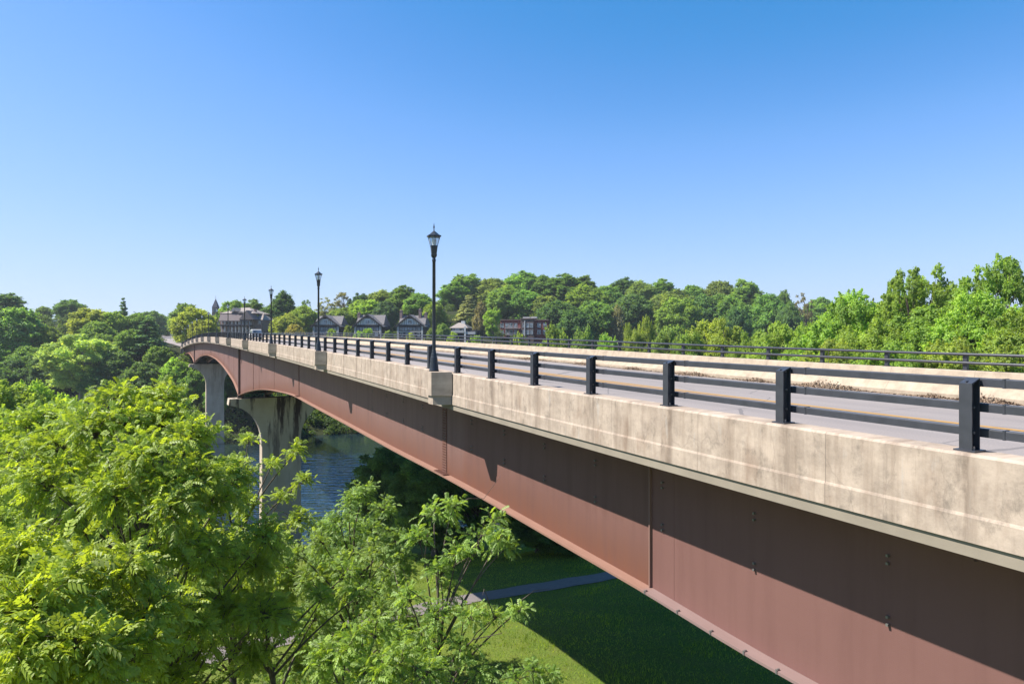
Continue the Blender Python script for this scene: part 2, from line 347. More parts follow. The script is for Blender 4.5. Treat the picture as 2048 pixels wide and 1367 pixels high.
# ------------------------------------------------------------------ terrain
RC = [(tuple(PX(262, 13.9)), -1.75), (((347 - 1024) / F * 400, 400.), .3), (((331 - 1024) / F * 530, 530.), 5.), (((313 - 1024) / F * 735, 735.), 14.), (((309 - 1024) / F * 1000, 1000.), 21.)]
_base = hermite([-200, -60, -20, 10, 23, 37, 52, 70, 86, 94, 108, 150, 192, 204, 213, 222, 234, 248, 262, 290, 330, 400, 700, 3200],
                [-4, -9, -11, -12, -12.9, -15.2, -18.2, -22.5, -26.8, -29.2, -32, -34, -32, -30, -28.2, -24.5, -17, -9, -5, -2.2, .5, 4.5, 12, 24])
def tz(X, Y):
    X = np.asarray(X, float); Y = np.asarray(Y, float); t, D = tD(X, Y)
    sh = 1.25 * np.clip(-D + 2, 0, 60) * ss(120, 200, t) * (1 - ss(330, 420, t))
    z = _base(t - sh)
    z = z + 15 * ss(255, 350, t) * ss(40, 120, D) + 8 * ss(300, 420, t) * ss(120, 260, D)
    z = z + 6 * ss(-10, -70, D) * ss(290, 350, t)
    z = z + .25 * np.sin(X * .31 + 1.3) * np.sin(Y * .27) * ss(8, 20, t) + .5 * np.sin(X * .09) * np.sin(Y * .11 + 2)
    for (p0, z0), (p1, z1) in zip(RC[:-1], RC[1:]):          # level the ground beside the road up the far hill
        ax, ay = p1[0] - p0[0], p1[1] - p0[1]; L2 = ax * ax + ay * ay
        s = np.clip(((X - p0[0]) * ax + (Y - p0[1]) * ay) / L2, 0, 1)
        d = np.hypot(X - p0[0] - s * ax, Y - p0[1] - s * ay)
        k = (1 - ss(9, 30, d)) * ss(262, 270, t)
        z = z * (1 - k) + (z0 + s * (z1 - z0) - .3) * k
    return z
def ground(X, Y): return float(tz(X, Y))
def at(px, py, Y): return Vector(((px - 1024) / F * Y, Y, -(py - 683) / F * Y))
def grid(lo, hi, step0, dense, grow):
    out = [0.]
    while out[-1] < hi: out.append(out[-1] + (step0 if out[-1] < dense else min(120, step0 + (out[-1] - dense) * grow)))
    neg = [0.]
    while neg[-1] > lo: neg.append(neg[-1] - (step0 if -neg[-1] < dense * .6 else min(120, step0 + (-neg[-1] - dense * .6) * grow)))
    return np.array(sorted(set(out + neg)))
gx = grid(-2600, 2600, 1.6, 60, .035); gy = grid(-60, 3200, 1.6, 100, .02)
GX, GY = np.meshgrid(gx, gy); GZ = tz(GX, GY)
mb = MB(); nx, ny = len(gx), len(gy)
ii = (np.arange(ny - 1)[:, None] * nx + np.arange(nx - 1)[None, :]).ravel()
mb.add(np.stack([GX, GY, GZ], -1).reshape(-1, 3), np.stack([ii, ii + 1, ii + nx + 1, ii + nx], -1), smooth=True)
struct(mb.build('ground', M['ground']))
WZ = -28.4
mb = MB()
c1 = PX(152, -700); c2 = PX(152, 700)
hd = Vector((-ST, CT, 0)); nn = Vector((CT, ST, 0))
cs = [hd * 70 + nn * -900, hd * 70 + nn * 900, hd * 330 + nn * 900, hd * 330 + nn * -900]
mb.add([(c.x, c.y, WZ) for c in cs], [(0, 1, 2, 3)])
struct(mb.build('river_water', M['water']))
# path on the lawn
def ribbon(name, pts, width, m, lift=.07, step=.8):
    P = np.array(pts, float); d = np.concatenate([[0], np.cumsum(np.hypot(*np.diff(P, axis=0).T))])
    s = np.arange(0, d[-1], step); fx = np.interp(s, d, P[:, 0]); fy = np.interp(s, d, P[:, 1])
    for _ in range(6):
        fx[1:-1] = (fx[:-2] + fx[1:-1] * 2 + fx[2:]) / 4; fy[1:-1] = (fy[:-2] + fy[1:-1] * 2 + fy[2:]) / 4
    tx, ty = np.gradient(fx), np.gradient(fy); l = np.hypot(tx, ty); nx_, ny_ = -ty / l, tx / l
    mb = MB(); V = []; K = 5
    for k in np.linspace(-.5, .5, K):
        q = k * width * (1 + (abs(k) > .4) * .07 * (np.sin(s * 2.1 + k * 9) + np.sin(s * 5.3 + 2 * k) * .7)); X = fx + nx_ * q; Y = fy + ny_ * q; V.append(np.stack([X, Y, tz(X, Y) + lift - abs(k) * .06], -1))
    V = np.stack(V, 1); n = len(s)
    i = np.arange(n - 1)[:, None] * K; j = np.arange(K - 1)[None, :]
    mb.add(V.reshape(-1, 3), np.stack([i + j, i + j + 1, i + K + j + 1, i + K + j], -1).reshape(-1, 4)[:, ::-1], smooth=True)
    return struct(mb.build(name, m))
def onground(px, py):
    lo, hi = 5., 400.
    for Y in np.arange(6, 300, .25):
        if -(py - 683) / F * Y <= ground((px - 1024) / F * Y, Y): return ((px - 1024) / F * Y, Y)
    return ((px - 1024) / F * 60, 60.)
pth = [onground(x, y) for x, y in [(1420, 1128), (1215, 1152), (1050, 1178), (930, 1196), (860, 1214), (780, 1238), (600, 1272), (480, 1297), (330, 1335), (150, 1367)]]
ribbon('path', pth, 2.3, M['path'])
# road climbing the far hill
mb = MB(); P = np.array([(*p, z) for p, z in RC]); d = np.concatenate([[0], np.cumsum(np.linalg.norm(np.diff(P, axis=0), axis=1))])
s = np.linspace(3, d[-1], 90); Q = np.stack([np.interp(s, d, P[:, k]) for k in range(3)], -1)
for _ in range(3): Q[1:-1] = (Q[:-2] + 2 * Q[1:-1] + Q[2:]) / 4
tg = np.gradient(Q, axis=0)[:, :2]; tg /= np.linalg.norm(tg, axis=1)[:, None]; nr = np.stack([tg[:, 1], -tg[:, 0]], -1)
L_ = Q.copy(); L_[:, :2] -= nr * 5.6; R_ = Q.copy(); R_[:, :2] += nr * 5.6
V = np.stack([L_, R_], 1).reshape(-1, 3); i = np.arange(len(s) - 1) * 2
mb.add(V, np.stack([i, i + 1, i + 3, i + 2], -1)); struct(mb.build('hill_road', M['roadfar']))
RQ, RN = Q, nr

# ------------------------------------------------------------------ bridge
DW = 9.03                                    # web plane of the outer girder
br = thing('bridge', 'long rusty brown steel girder bridge with haunched spans over the river', 'bridge', PP(30, 14, -1.5))
br.location = (0, 0, 0)
PT = [96.8, 208.4]
ts = tsamp(extra=PT)
# deck slab, hidden under the road, with the stepped fascia band
mb = MB(); sweep(mb, ts, [(7.80, -.962), (7.80, -1.125), (8.85, -1.22), (19.3, -1.22), (20.2, -1.10), (20.2, -.962)]); mb.build('deck_slab', M['slab'], br)
for gi, Dg in enumerate((DW, 12.4, 15.7, 19.0)):
    g = MB()
    x = [(Dg, -1.225), (Dg + .02, -1.225)]
    tsg = ts
    zb = zbot(tsg); zt = ztop(tsg)
    k = len(tsg)
    for D in (Dg, Dg + .02):
        xx, yy = PX(tsg, D); rows = 2
        V = np.stack([np.stack([xx, yy, zt - 1.225], -1), np.stack([xx, yy, zb], -1)], 1).reshape(-1, 3)
        U = np.stack([np.stack([tsg, zt - 1.225 - zb], -1), np.stack([tsg, 0 * tsg], -1)], 1).reshape(-1, 2)
        i = np.arange(k - 1) * 2
        f = np.stack([i, i + 1, i + 3, i + 2], -1)
        g.add(V, f if D == Dg else f[:, ::-1], uv=U)
    go = g.build('girder', M['steel'], br)
    if gi == 0: go['label'] = 'outer rusty brown girder web facing the trees'
    f = MB()
    segs = [(T0, 96.8), (96.8, 208.4), (208.4, T1)]
    for a, b in segs:
        tq = tsamp(a, b); tq2 = tq.copy()
        if a > T0: tq2[0] += 1e-3
        if b < T1: tq2[-1] -= 1e-3
        def zf(t, _a=a): return zbot(np.clip(t, a + (1e-3 if a > T0 else 0), b - 1e-3))
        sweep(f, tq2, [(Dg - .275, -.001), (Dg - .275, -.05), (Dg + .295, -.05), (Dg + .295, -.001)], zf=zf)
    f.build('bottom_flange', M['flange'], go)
    if gi == 0: G0 = go
def xf(t, D, z): return Matrix.Translation(PP(t, D, z)) @ rot(heading(t))     # local x = across (right), y = along
# bolted splices
for tsp in (23.29, 53.6, 82.5):
    s_ = MB((tsp, .6)); zb = float(zbot(tsp)); h = float(ztop(tsp)) - 1.24 - zb; Mx = xf(tsp, DW, zb)
    w = .2
    s_.box(-.024, -.002, -w, w, .03, h, Mx); s_.box(-.26, -.03, -.5, .5, .003, .025, Mx)
    for yy in np.arange(-w + .06, w, .093):
        for zz in np.arange(.1, h - .05, .095):
            c = Mx @ Vector((-.024, yy, zz)); a = np.arange(6) * pi / 3
            ax = Mx.to_3x3()
            ring = [c + ax @ Vector((0, .021 * cos(q), .021 * sin(q))) for q in a]; ring2 = [p + ax @ Vector((-.022, 0, 0)) for p in ring]
            s_.add([tuple(p) for p in ring + ring2], [(i, (i + 1) % 6, 6 + (i + 1) % 6, 6 + i) for i in range(6)]); s_.add([tuple(p) for p in ring2], [(0, 1, 2, 3, 4, 5)])
    for yy in np.arange(-.44, .46, .11):
        for xx in (-.22, -.15, -.08): s_.box(xx - .02, xx + .02, yy - .02, yy + .02, .025, .05, Mx)
    s_.build('splice_plate', M['steel'], G0)
# stiffeners
def stiff(t, w, th, m=M['steel'], D=DW):
    s_ = MB((t, 2.)); zb = float(zbot(t)); h = float(ztop(t)) - 1.23 - zb
    s_.box(-w, -.001, -th / 2, th / 2, 0.0, h, xf(t, D, zb)); return s_.build('stiffener', m, G0)
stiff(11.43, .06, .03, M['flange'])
stiff(10.72, .004, .02)
for t in (66.5, 77.5, 105.5, 113., 122, 150, 178): stiff(t, .02, .03)
for t in PT:
    stiff(t, .25, .35, M['steel']); stiff(t, .262, .30, M['steel_dark'])  # dark steel overlay paints the shaded face of the bearing stiffener
# small paired studs on the web
for k in range(-6, 9):
    t = 11.43 + 2.06 + k * 2.44
    zm = .5 * float(zbot(t) + ztop(t) - 1.2)
    for up in (0.0, .86):
        for dz in (0, .11):
            s_ = MB(); s_.box(-.05, 0, -.017, .017, dz, dz + .034, xf(t, DW, zm - .12 + up)); s_.build('stud', M['bolt'], G0)
# studs on the bottom flange edge
for t in (8.6, 9.4, 10.3, 11.3, 7.9):
    s_ = MB(); s_.box(-.02, .02, -.012, .012, 0.002, .03, xf(t, DW - .235, float(zbot(t)))); s_.box(-.012, -.002, -.015, .015, -.05, .03, xf(t, DW - .276, float(zbot(t)))); s_.build('clip', M['bolt'], G0)
# near parapet with lamp pilasters
par = thing('concrete_parapet', 'stained concrete parapet along the near edge of the bridge with lamp pilasters', 'parapet')
mb = MB()
sweep(mb, ts, [(7.81, 0), (7.78, -.03), (7.78, -.655), (7.766, -.69), (7.766, -.96), (8.22, -.96), (8.20, -.03), (8.17, 0)])
mb.build('wall', M['parapet'], par)
LT = [20.31, 38.52, 57.2, 76.9, 96.5] + [96.5 + 19.0 * i for i in range(1, 9)]
pb = MB(); me_p = None
def pil_mesh():
    b = MB()
    def prism(x0, z0, z1, ho, hi):
        pts = [(0, -hi), (0, hi), (x0, ho), (x0, -ho)]
        v = [(x, y, z0) for x, y in pts] + [(x, y, z1) for x, y in pts]; n = 4
        U = [(x + y * 1.3 + 40, z) for x, y, z in v]
        b.add(v, [tuple(range(n)), tuple(range(2 * n - 1, n - 1, -1))], uv=U)
        b.add(v, [(i, i + n, (i + 1) % n + n, (i + 1) % n) for i in range(n)], uv=U)
    prism(-.55, -.70, .02, .235, .56); prism(-.49, -.975, -.702, .205, .51)
    return b.mesh('pilaster', M['parapet'])
pm = pil_mesh()
for t in LT:
    o = link('pilaster', pm, par, PP(t - .34, 7.752, float(ztop(t - .34)))); o.rotation_euler.z = heading(t)
# far safety-shape barrier
bar = thing('concrete_barrier', 'pale concrete safety barrier along the far side of the road', 'barrier')
mb = MB(); sweep(mb, ts, [(20.0, .31), (19.95, .29), (19.84, -.12), (19.62, -.36), (19.62, -.5), (20.35, -.5), (20.3, .29), (20.25, .31)]); mb.build('wall', M['parapet_far'], bar)
# road
mb = MB(); sweep(mb, ts, [(8.2, -.49), (13.6, -.43), (19.64, -.49)], closed=False); struct(mb.build('road', M['asphalt']))
mb = MB()
for a in (13.41, 13.79): sweep(mb, ts, [(a - .115, -.424), (a + .115, -.424)], closed=False)
struct(mb.build('road_marking', M['yellow']))
# leaf litter and grit along the barrier
rng = np.random.default_rng(5)
mb = MB(); n = 26000
t = 3 + 70 * rng.random(n) ** 1.6
hump = np.zeros(n)
for c, w, h in [(8.6, .5, .10), (10.6, .5, .13), (12.0, .35, .06), (15.5, .9, .15), (18.5, .5, .08), (22, .8, .10), (26, .6, .08), (30, 1, .07), (36, 1.5, .08)]:
    hump += h * np.exp(-((t - c) / w) ** 2)
spread = .18 + hump * 3.5
D = 19.60 - spread * np.abs(rng.normal(0, .55, n)).clip(0, 1.6)
keep = rng.random(n) < (.35 + hump * 9); t, D, hump = t[keep], D[keep], hump[keep]; n = len(t)
x, y = PX(t, D); z = ztop(t) - .487 + rng.random(n) * (1.7 * hump * np.exp(-((19.6 - D) / .3) ** 2) + .01)
a = rng.random(n) * 6.28; s = .015 + .03 * rng.random(n)
u = np.stack([np.cos(a), np.sin(a), rng.normal(0, .5, n)], -1) * s[:, None]; v = np.stack([-np.sin(a), np.cos(a), rng.normal(0, .5, n)], -1) * s[:, None] * .55
c = np.stack([x, y, z], -1); V = np.stack([c - u, c + v, c + u, c - v], 1).reshape(-1, 3)
mb.add(V, np.arange(4 * n).reshape(-1, 4)); struct(mb.build('leaf_litter', M['debris']), 'stuff')

# near railing: posts are wide-flange steel, three tubular rails
SP = 2.44
def tpost(k): return 4.93 + k * SP - .43 * math.exp(-max(k, -1) / 2.6)
rl = thing('guard_railing', 'black steel three rail railing with wide flange posts on the near parapet', 'railing')
RD0, RD1 = 8.075, 8.155
def post_mesh():
    b = MB(); w = .069; H = .81
    b.box(-.08, -.069, -w, w, .02, H - .055); b.box(.064, .075, -w, w, .02, H); b.box(-.069, .064, -.005, .005, .02, H - .03)
    b.add([(-.08, -w, H - .055), (.064, -w, H), (.064, w, H), (-.08, w, H - .055), (-.069, -w, H - .07), (.064, -w, H - .013), (.064, w, H - .013), (-.069, w, H - .07)], [(0, 1, 2, 3), (4, 7, 6, 5), (0, 4, 5, 1), (2, 6, 7, 3), (0, 3, 7, 4)])
    b.box(-.11, .105, -.115, .115, 0.001, .02)
    return b.mesh('post', M['rail'])
pmesh = post_mesh()
def bolt(x0, x1, y0, y1, z0, z1): q = MB(); q.box(x0, x1, y0, y1, z0, z1); return q.mesh('bolt', M['bolt'])
bmeshes = [bolt(.03, .055, -.03, -.006, zz, zz + .026) for zz in (.47, .19)] + [bolt(-.045, -.015, yy - .015, yy + .015, .02, .06) for yy in (-.05, .05)] + [bolt(.0, .03, -.03, -.005, .74, .77)]
npost = 0; far_posts = MB(); V0 = np.empty(len(pmesh.vertices) * 3); pmesh.vertices.foreach_get('co', V0); V0 = V0.reshape(-1, 3)
F0 = [tuple(p.vertices) for p in pmesh.polygons]
k = -2
while True:
    t = tpost(k)
    if t > 261: break
    if npost < 100:
        o = link('post', pmesh, rl, PP(t, 7.98, float(ztop(t)))); o.rotation_euler.z = heading(t)
        if k < 8:
            for q in bmeshes: link('bolt', q, o)
        npost += 1
    else:
        Mx = xf(t, 7.98, float(ztop(t))); W = (np.array(Mx.to_3x3()) @ V0.T).T + np.array(Mx.translation)
        for f in F0: far_posts.add(W[list(f)], [tuple(range(len(f)))])
    k += 1
fo = far_posts.build('post_row', M['rail'], rl); fo['kind'] = 'stuff'
for zc in (.205, .485, .765):
    b = MB(); sweep(b, ts, [(RD0, zc - .048), (RD0, zc + .036), (RD0 + .012, zc + .048), (RD1 - .012, zc + .048), (RD1, zc + .036), (RD1, zc - .048)]); b.build('rail', M['rail'], rl)
    b = MB(); b.box(-.006, .085, -.012, .012, -.053, .053); sm = b.mesh('rail_sleeve', M['rail'])
    for k in range(-1, 10):
        t = tpost(k) - .30; o = link('rail_sleeve', sm, rl, PP(t, RD0, float(ztop(t)) + zc)); o.rotation_euler.z = heading(t)
# far railing: two rails on short posts
fr = thing('bridge_railing', 'dark two rail railing on top of the far pale barrier', 'railing')
b = MB(); b.box(-.05, .05, -.055, .055, 0, .5); b.box(-.09, .09, -.09, .09, 0, .015); fpm = b.mesh('post', M['rail'])
SF = 2.36; cnt = 0; fb = MB()
for k in range(110):
    t = 2.0 + k * SF
    if t > 261: break
    if cnt < 100:
        o = link('post', fpm, fr, PP(t, 20.14, float(ztop(t)) + .312)); o.rotation_euler.z = heading(t); cnt += 1
    else: fb.box(-.05, .05, -.055, .055, 0, .5, xf(t, 20.14, float(ztop(t)) + .312))
if fb.n: fo = fb.build('post_row', M['rail'], fr); fo['kind'] = 'stuff'
for zc in (.312 + .21, .312 + .45):
    b = MB(); pr = [(20.06 + .05 * cos(q), zc + .042 * sin(q)) for q in np.arange(8) * pi / 4 + .2]; sweep(b, ts, pr, smooth=True); b.build('rail', M['rail'], fr)

# ------------------------------------------------------------------ street lamps
def make_lamp():
    r = thing('street_lamp', '', 'street lamp', group='lantern street lamps along the near parapet')
    b = MB(); b.lathe([(.001, 0), (.155, 0), (.155, .03), (.145, .05), (.140, .14), (.128, .24), (.118, .30), (.122, .33), (.116, .36), (.108, .40), (.112, .43), (.094, .46), (.088, .50), (.092, .53), (.076, .56), (.068, .60), (.072, .63), (.058, .66)], 20); b.build('base', M['lamp'], r)
    b = MB(); b.lathe([(.058, .655), (.056, 1.2), (.05, 3.45), (.062, 3.47), (.062, 3.52), (.05, 3.54), (.05, 3.58)], 16); b.build('pole', M['lamp'], r)
    ln = MB(); ln.lathe([(.05, 3.57), (.085, 3.61), (.10, 3.66), (.10, 3.69), (.085, 3.70), (.095, 3.72), (.118, 3.92), (.128, 3.93), (.128, 3.955), (.02, 3.956)], 6, smooth=False)
    lo = ln.build('lantern', M['lamp'], r)
    g = MB(); g.lathe([(.112, 3.957), (.196, 4.235)], 6, smooth=False); g.build('glass', M['glass'], lo)
    c = MB()
    for q in range(6):
        a = q * pi / 3; c.tube([(.118 * cos(a), .118 * sin(a), 3.95), (.205 * cos(a), .205 * sin(a), 4.245)], .0085, 4)
    c.build('cage', M['lamp'], lo)
    b = MB(); b.lathe([(.06, 3.96), (.075, 4.05), (.06, 4.16), (.01, 4.18)], 10); b.build('bulb', M['bulb'], lo)
    b = MB(); b.lathe([(.20, 4.225), (.238, 4.24), (.238, 4.275), (.18, 4.30), (.165, 4.31), (.015, 4.43), (.018, 4.46), (.012, 4.50), (.03, 4.535), (.018, 4.58), (.001, 4.68)], 6, smooth=False); b.build('roof', M['lamp'], lo)
    return r
M['bulb'] = simple('opal bulb', (.85, .86, .86), .4, 0, .03, bumps=0)
lamp = make_lamp()
LL = ['nearest and tallest black lantern street lamp on a pilaster of the stained parapet',
      'second black lantern street lamp from the camera, before the leftmost half-timbered house',
      'third lantern street lamp, before tall dark trees right of the veranda house',
      'fourth lantern street lamp, in front of the right part of the veranda house',
      'fifth lantern street lamp, in front of the left part of the veranda house',
      'sixth lantern street lamp along the parapet, just left of the veranda house'] + \
     ['%s lantern street lamp along the parapet, thin and far, before yellow green trees' % w for w in ('seventh', 'eighth', 'ninth', 'tenth', 'eleventh', 'twelfth', 'thirteenth and farthest')]
for i, t in enumerate(LT):
    o = lamp if i == 0 else copy_tree(lamp)
    o.location = PP(t, 7.50, float(ztop(t)) + .02); o.rotation_euler.z = heading(t) + .4; o['label'] = LL[i]
    o.scale = (1, 1, .998)

# ------------------------------------------------------------------ piers
def make_pier(t, wide, label, stain, D0=7.6, D1=20.6):
    r = thing('bridge_pier', label, 'pier', PP(t, 14.1, 0), heading(t), 'concrete hammerhead piers of the bridge')
    zc = float(zbot(t)) - .42; half = (D1 - D0) / 2; st = wide / 2
    b = MB(); pts = []
    # left half outline: tip, then a concave sweep to the stem
    prof = [(-half, 0), (-half - .12, -.8)]
    for q in np.linspace(0, 1, 12):
        a = q * pi / 2; prof.append((-half - .1 + (half - st + .1) * sin(a) , -.85 - 4.7 * (1 - cos(a)) ** .9))
    prof += [(-st, -12), (-st - .25, -40)]
    left = prof; right = [(-x, z) for x, z in prof][::-1]
    out = left + right; th = 1.25
    n = len(out)
    # front and back faces as strips between mirrored points
    k = len(left)
    for y, flip in ((-th, False), (th, True)):
        v = [(x, y, z) for x, z in left] + [(-x, y, z) for x, z in left]
        f = [(i, i + 1, k + i + 1, k + i) for i in range(k - 1)]
        b.add(v, f if not flip else [q[::-1] for q in f])
    v = [(x, -th, z) for x, z in left] + [(x, th, z) for x, z in left]
    b.add(v, [(i, k + i, k + i + 1, i + 1) for i in range(k - 1)], smooth=False)
    v = [(-x, -th, z) for x, z in left] + [(-x, th, z) for x, z in left]
    b.add(v, [(i, i + 1, k + i + 1, k + i) for i in range(k - 1)], smooth=False)
    b.add([(-half, -th, 0), (half, -th, 0), (half, th, 0), (-half, th, 0)], [(0, 1, 2, 3)])
    o = b.build('column', M['pier'], r, (0, 0, zc)); o.color = (stain, stain, stain, 1)
    for D in (DW, 12.4, 15.7, 19.0):
        q = MB(); q.box(D - 14.1 - .35, D - 14.1 + .37, -.5, .5, .003, .36); q.build('bearing', M['steel_dark'], r, (0, 0, zc))
    return r
make_pier(PT[0], 5.0, 'nearer concrete hammerhead pier with dark rust stains below the brown girder', 1.)
make_pier(PT[1], 4.6, 'farther pale concrete hammerhead pier standing in the river on the left', .35)
# cross frames between the girders
for t in list(np.arange(5, 262, 12.2)) + PT:
    cf = MB(); z0 = float(zbot(t)) + .25; z1 = float(ztop(t)) - 1.5
    p = [np.array(PP(t, D, 0)) for D in (9.06, 18.98)]
    for z in (z0, z1): cf.tube([p[0] + [0, 0, z], p[1] + [0, 0, z]], .09, 4)
    ds = np.linspace(0, 1, 7)
    cf.tube([p[0] * (1 - q) + p[1] * q + [0, 0, (z0 if i % 2 else z1)] for i, q in enumerate(ds)], .06, 4)
    cf.build('cross_frame', M['steel_dark'], br)
# far abutment and retaining walls
ab = thing('abutment', 'grey concrete abutment under the far end of the bridge', 'abutment', PP(263, 14, 0), heading(263))
b = MB(); b.box(-7.2, 7, 0.02, 4, -14, float(ztop(263)) - 4.9); b.box(-6.2, 6.2, 1.2, 4.0, float(ztop(263)) - 4.899, float(ztop(263)) - .55); b.build('wall', M['pier'], ab)
def rwall(px0, px1, y0, y1, Y, label, th=.6):
    p0 = at(px0, y0, Y); p1 = at(px1, y0, Y); b = MB(); h = -(y1 - y0) / F * Y
    b.box(0, p1.x - p0.x, 0, th, h, 0); b.box(-.1, p1.x - p0.x + .1, -.08, th + .08, .001, .25)
    r = thing('retaining_wall', label, 'wall', p0); b.build('wall', M['pier'], r); return r
rwall(324, 384, 713, 728, 238, 'long low grey retaining wall beside the far end of the bridge')
rwall(336, 366, 693, 708, 246, 'upper tan retaining wall below the hill road')
# ------------------------------------------------------------------ buildings
M['white'] = simple('white painted boards', (.42, .41, .40), .7, var=.08)
M['timber'] = simple('black stained timber', (.014, .013, .015), .7, var=.3)
M['stucco'] = simple('pale stucco', (.62, .60, .57), .9, var=.1)
M['slate'] = simple('grey slate roof', (.145, .132, .134), .85, var=.18, scale=3)
M['shingle'] = simple('brown grey shingle', (.25, .21, .185), .85, var=.2, scale=3)
M['shingle_dk'] = simple('dusky shingle wall', (.125, .10, .10), .85, var=.2, scale=3)
M['brickp'] = simple('pinkish brick', (.22, .15, .13), .9, var=.2, scale=3)
M['darkwall'] = simple('dark painted wall', (.026, .026, .034), .8, var=.2)
M['spire'] = simple('dark slate spire', (.03, .034, .06), .7, var=.2)
m, nt, b = mat('red brick'); o = texco(nt)
bt = N(nt, 'ShaderNodeTexBrick'); bt.inputs['Scale'].default_value = 2.2; bt.inputs['Color1'].default_value = (.21, .036, .030, 1); bt.inputs['Color2'].default_value = (.15, .028, .025, 1); bt.inputs['Mortar'].default_value = (.11, .07, .06, 1); bt.inputs['Mortar Size'].default_value = .012
lk(nt, mapping(nt, o, (1, 1, 1)), bt.inputs['Vector']); lk(nt, bt.outputs[0], b.inputs['Base Color']); b.inputs['Roughness'].default_value = .9
M['brick'] = m

def win(parent, x, z, w, h, y=-.06, fm='white', name='window', bars=1):
    f = MB(); e = .09
    f.box(x - w / 2 - e, x + w / 2 + e, y - .05, y + .05, z + h + .001, z + h + e); f.box(x - w / 2 - e, x + w / 2 + e, y - .08, y + .05, z - e, z - .001)
    f.box(x - w / 2 - e, x - w / 2, y - .05, y + .05, z, z + h); f.box(x + w / 2, x + w / 2 + e, y - .05, y + .05, z, z + h)
    f.box(x - w / 2, x + w / 2, y - .035, y + .02, z + h * .5 - .03, z + h * .5 + .03)
    for i in range(bars): q = x - w / 2 + w * (i + 1) / (bars + 1); f.box(q - .03, q + .03, y - .03, y + .015, z, z + h * .47)
    o = f.build(name, M[fm], parent); p = MB(); p.box(x - w / 2, x + w / 2, y - .005, y + .01, z, z + h); p.build('pane', M['pane'], o)
    return o

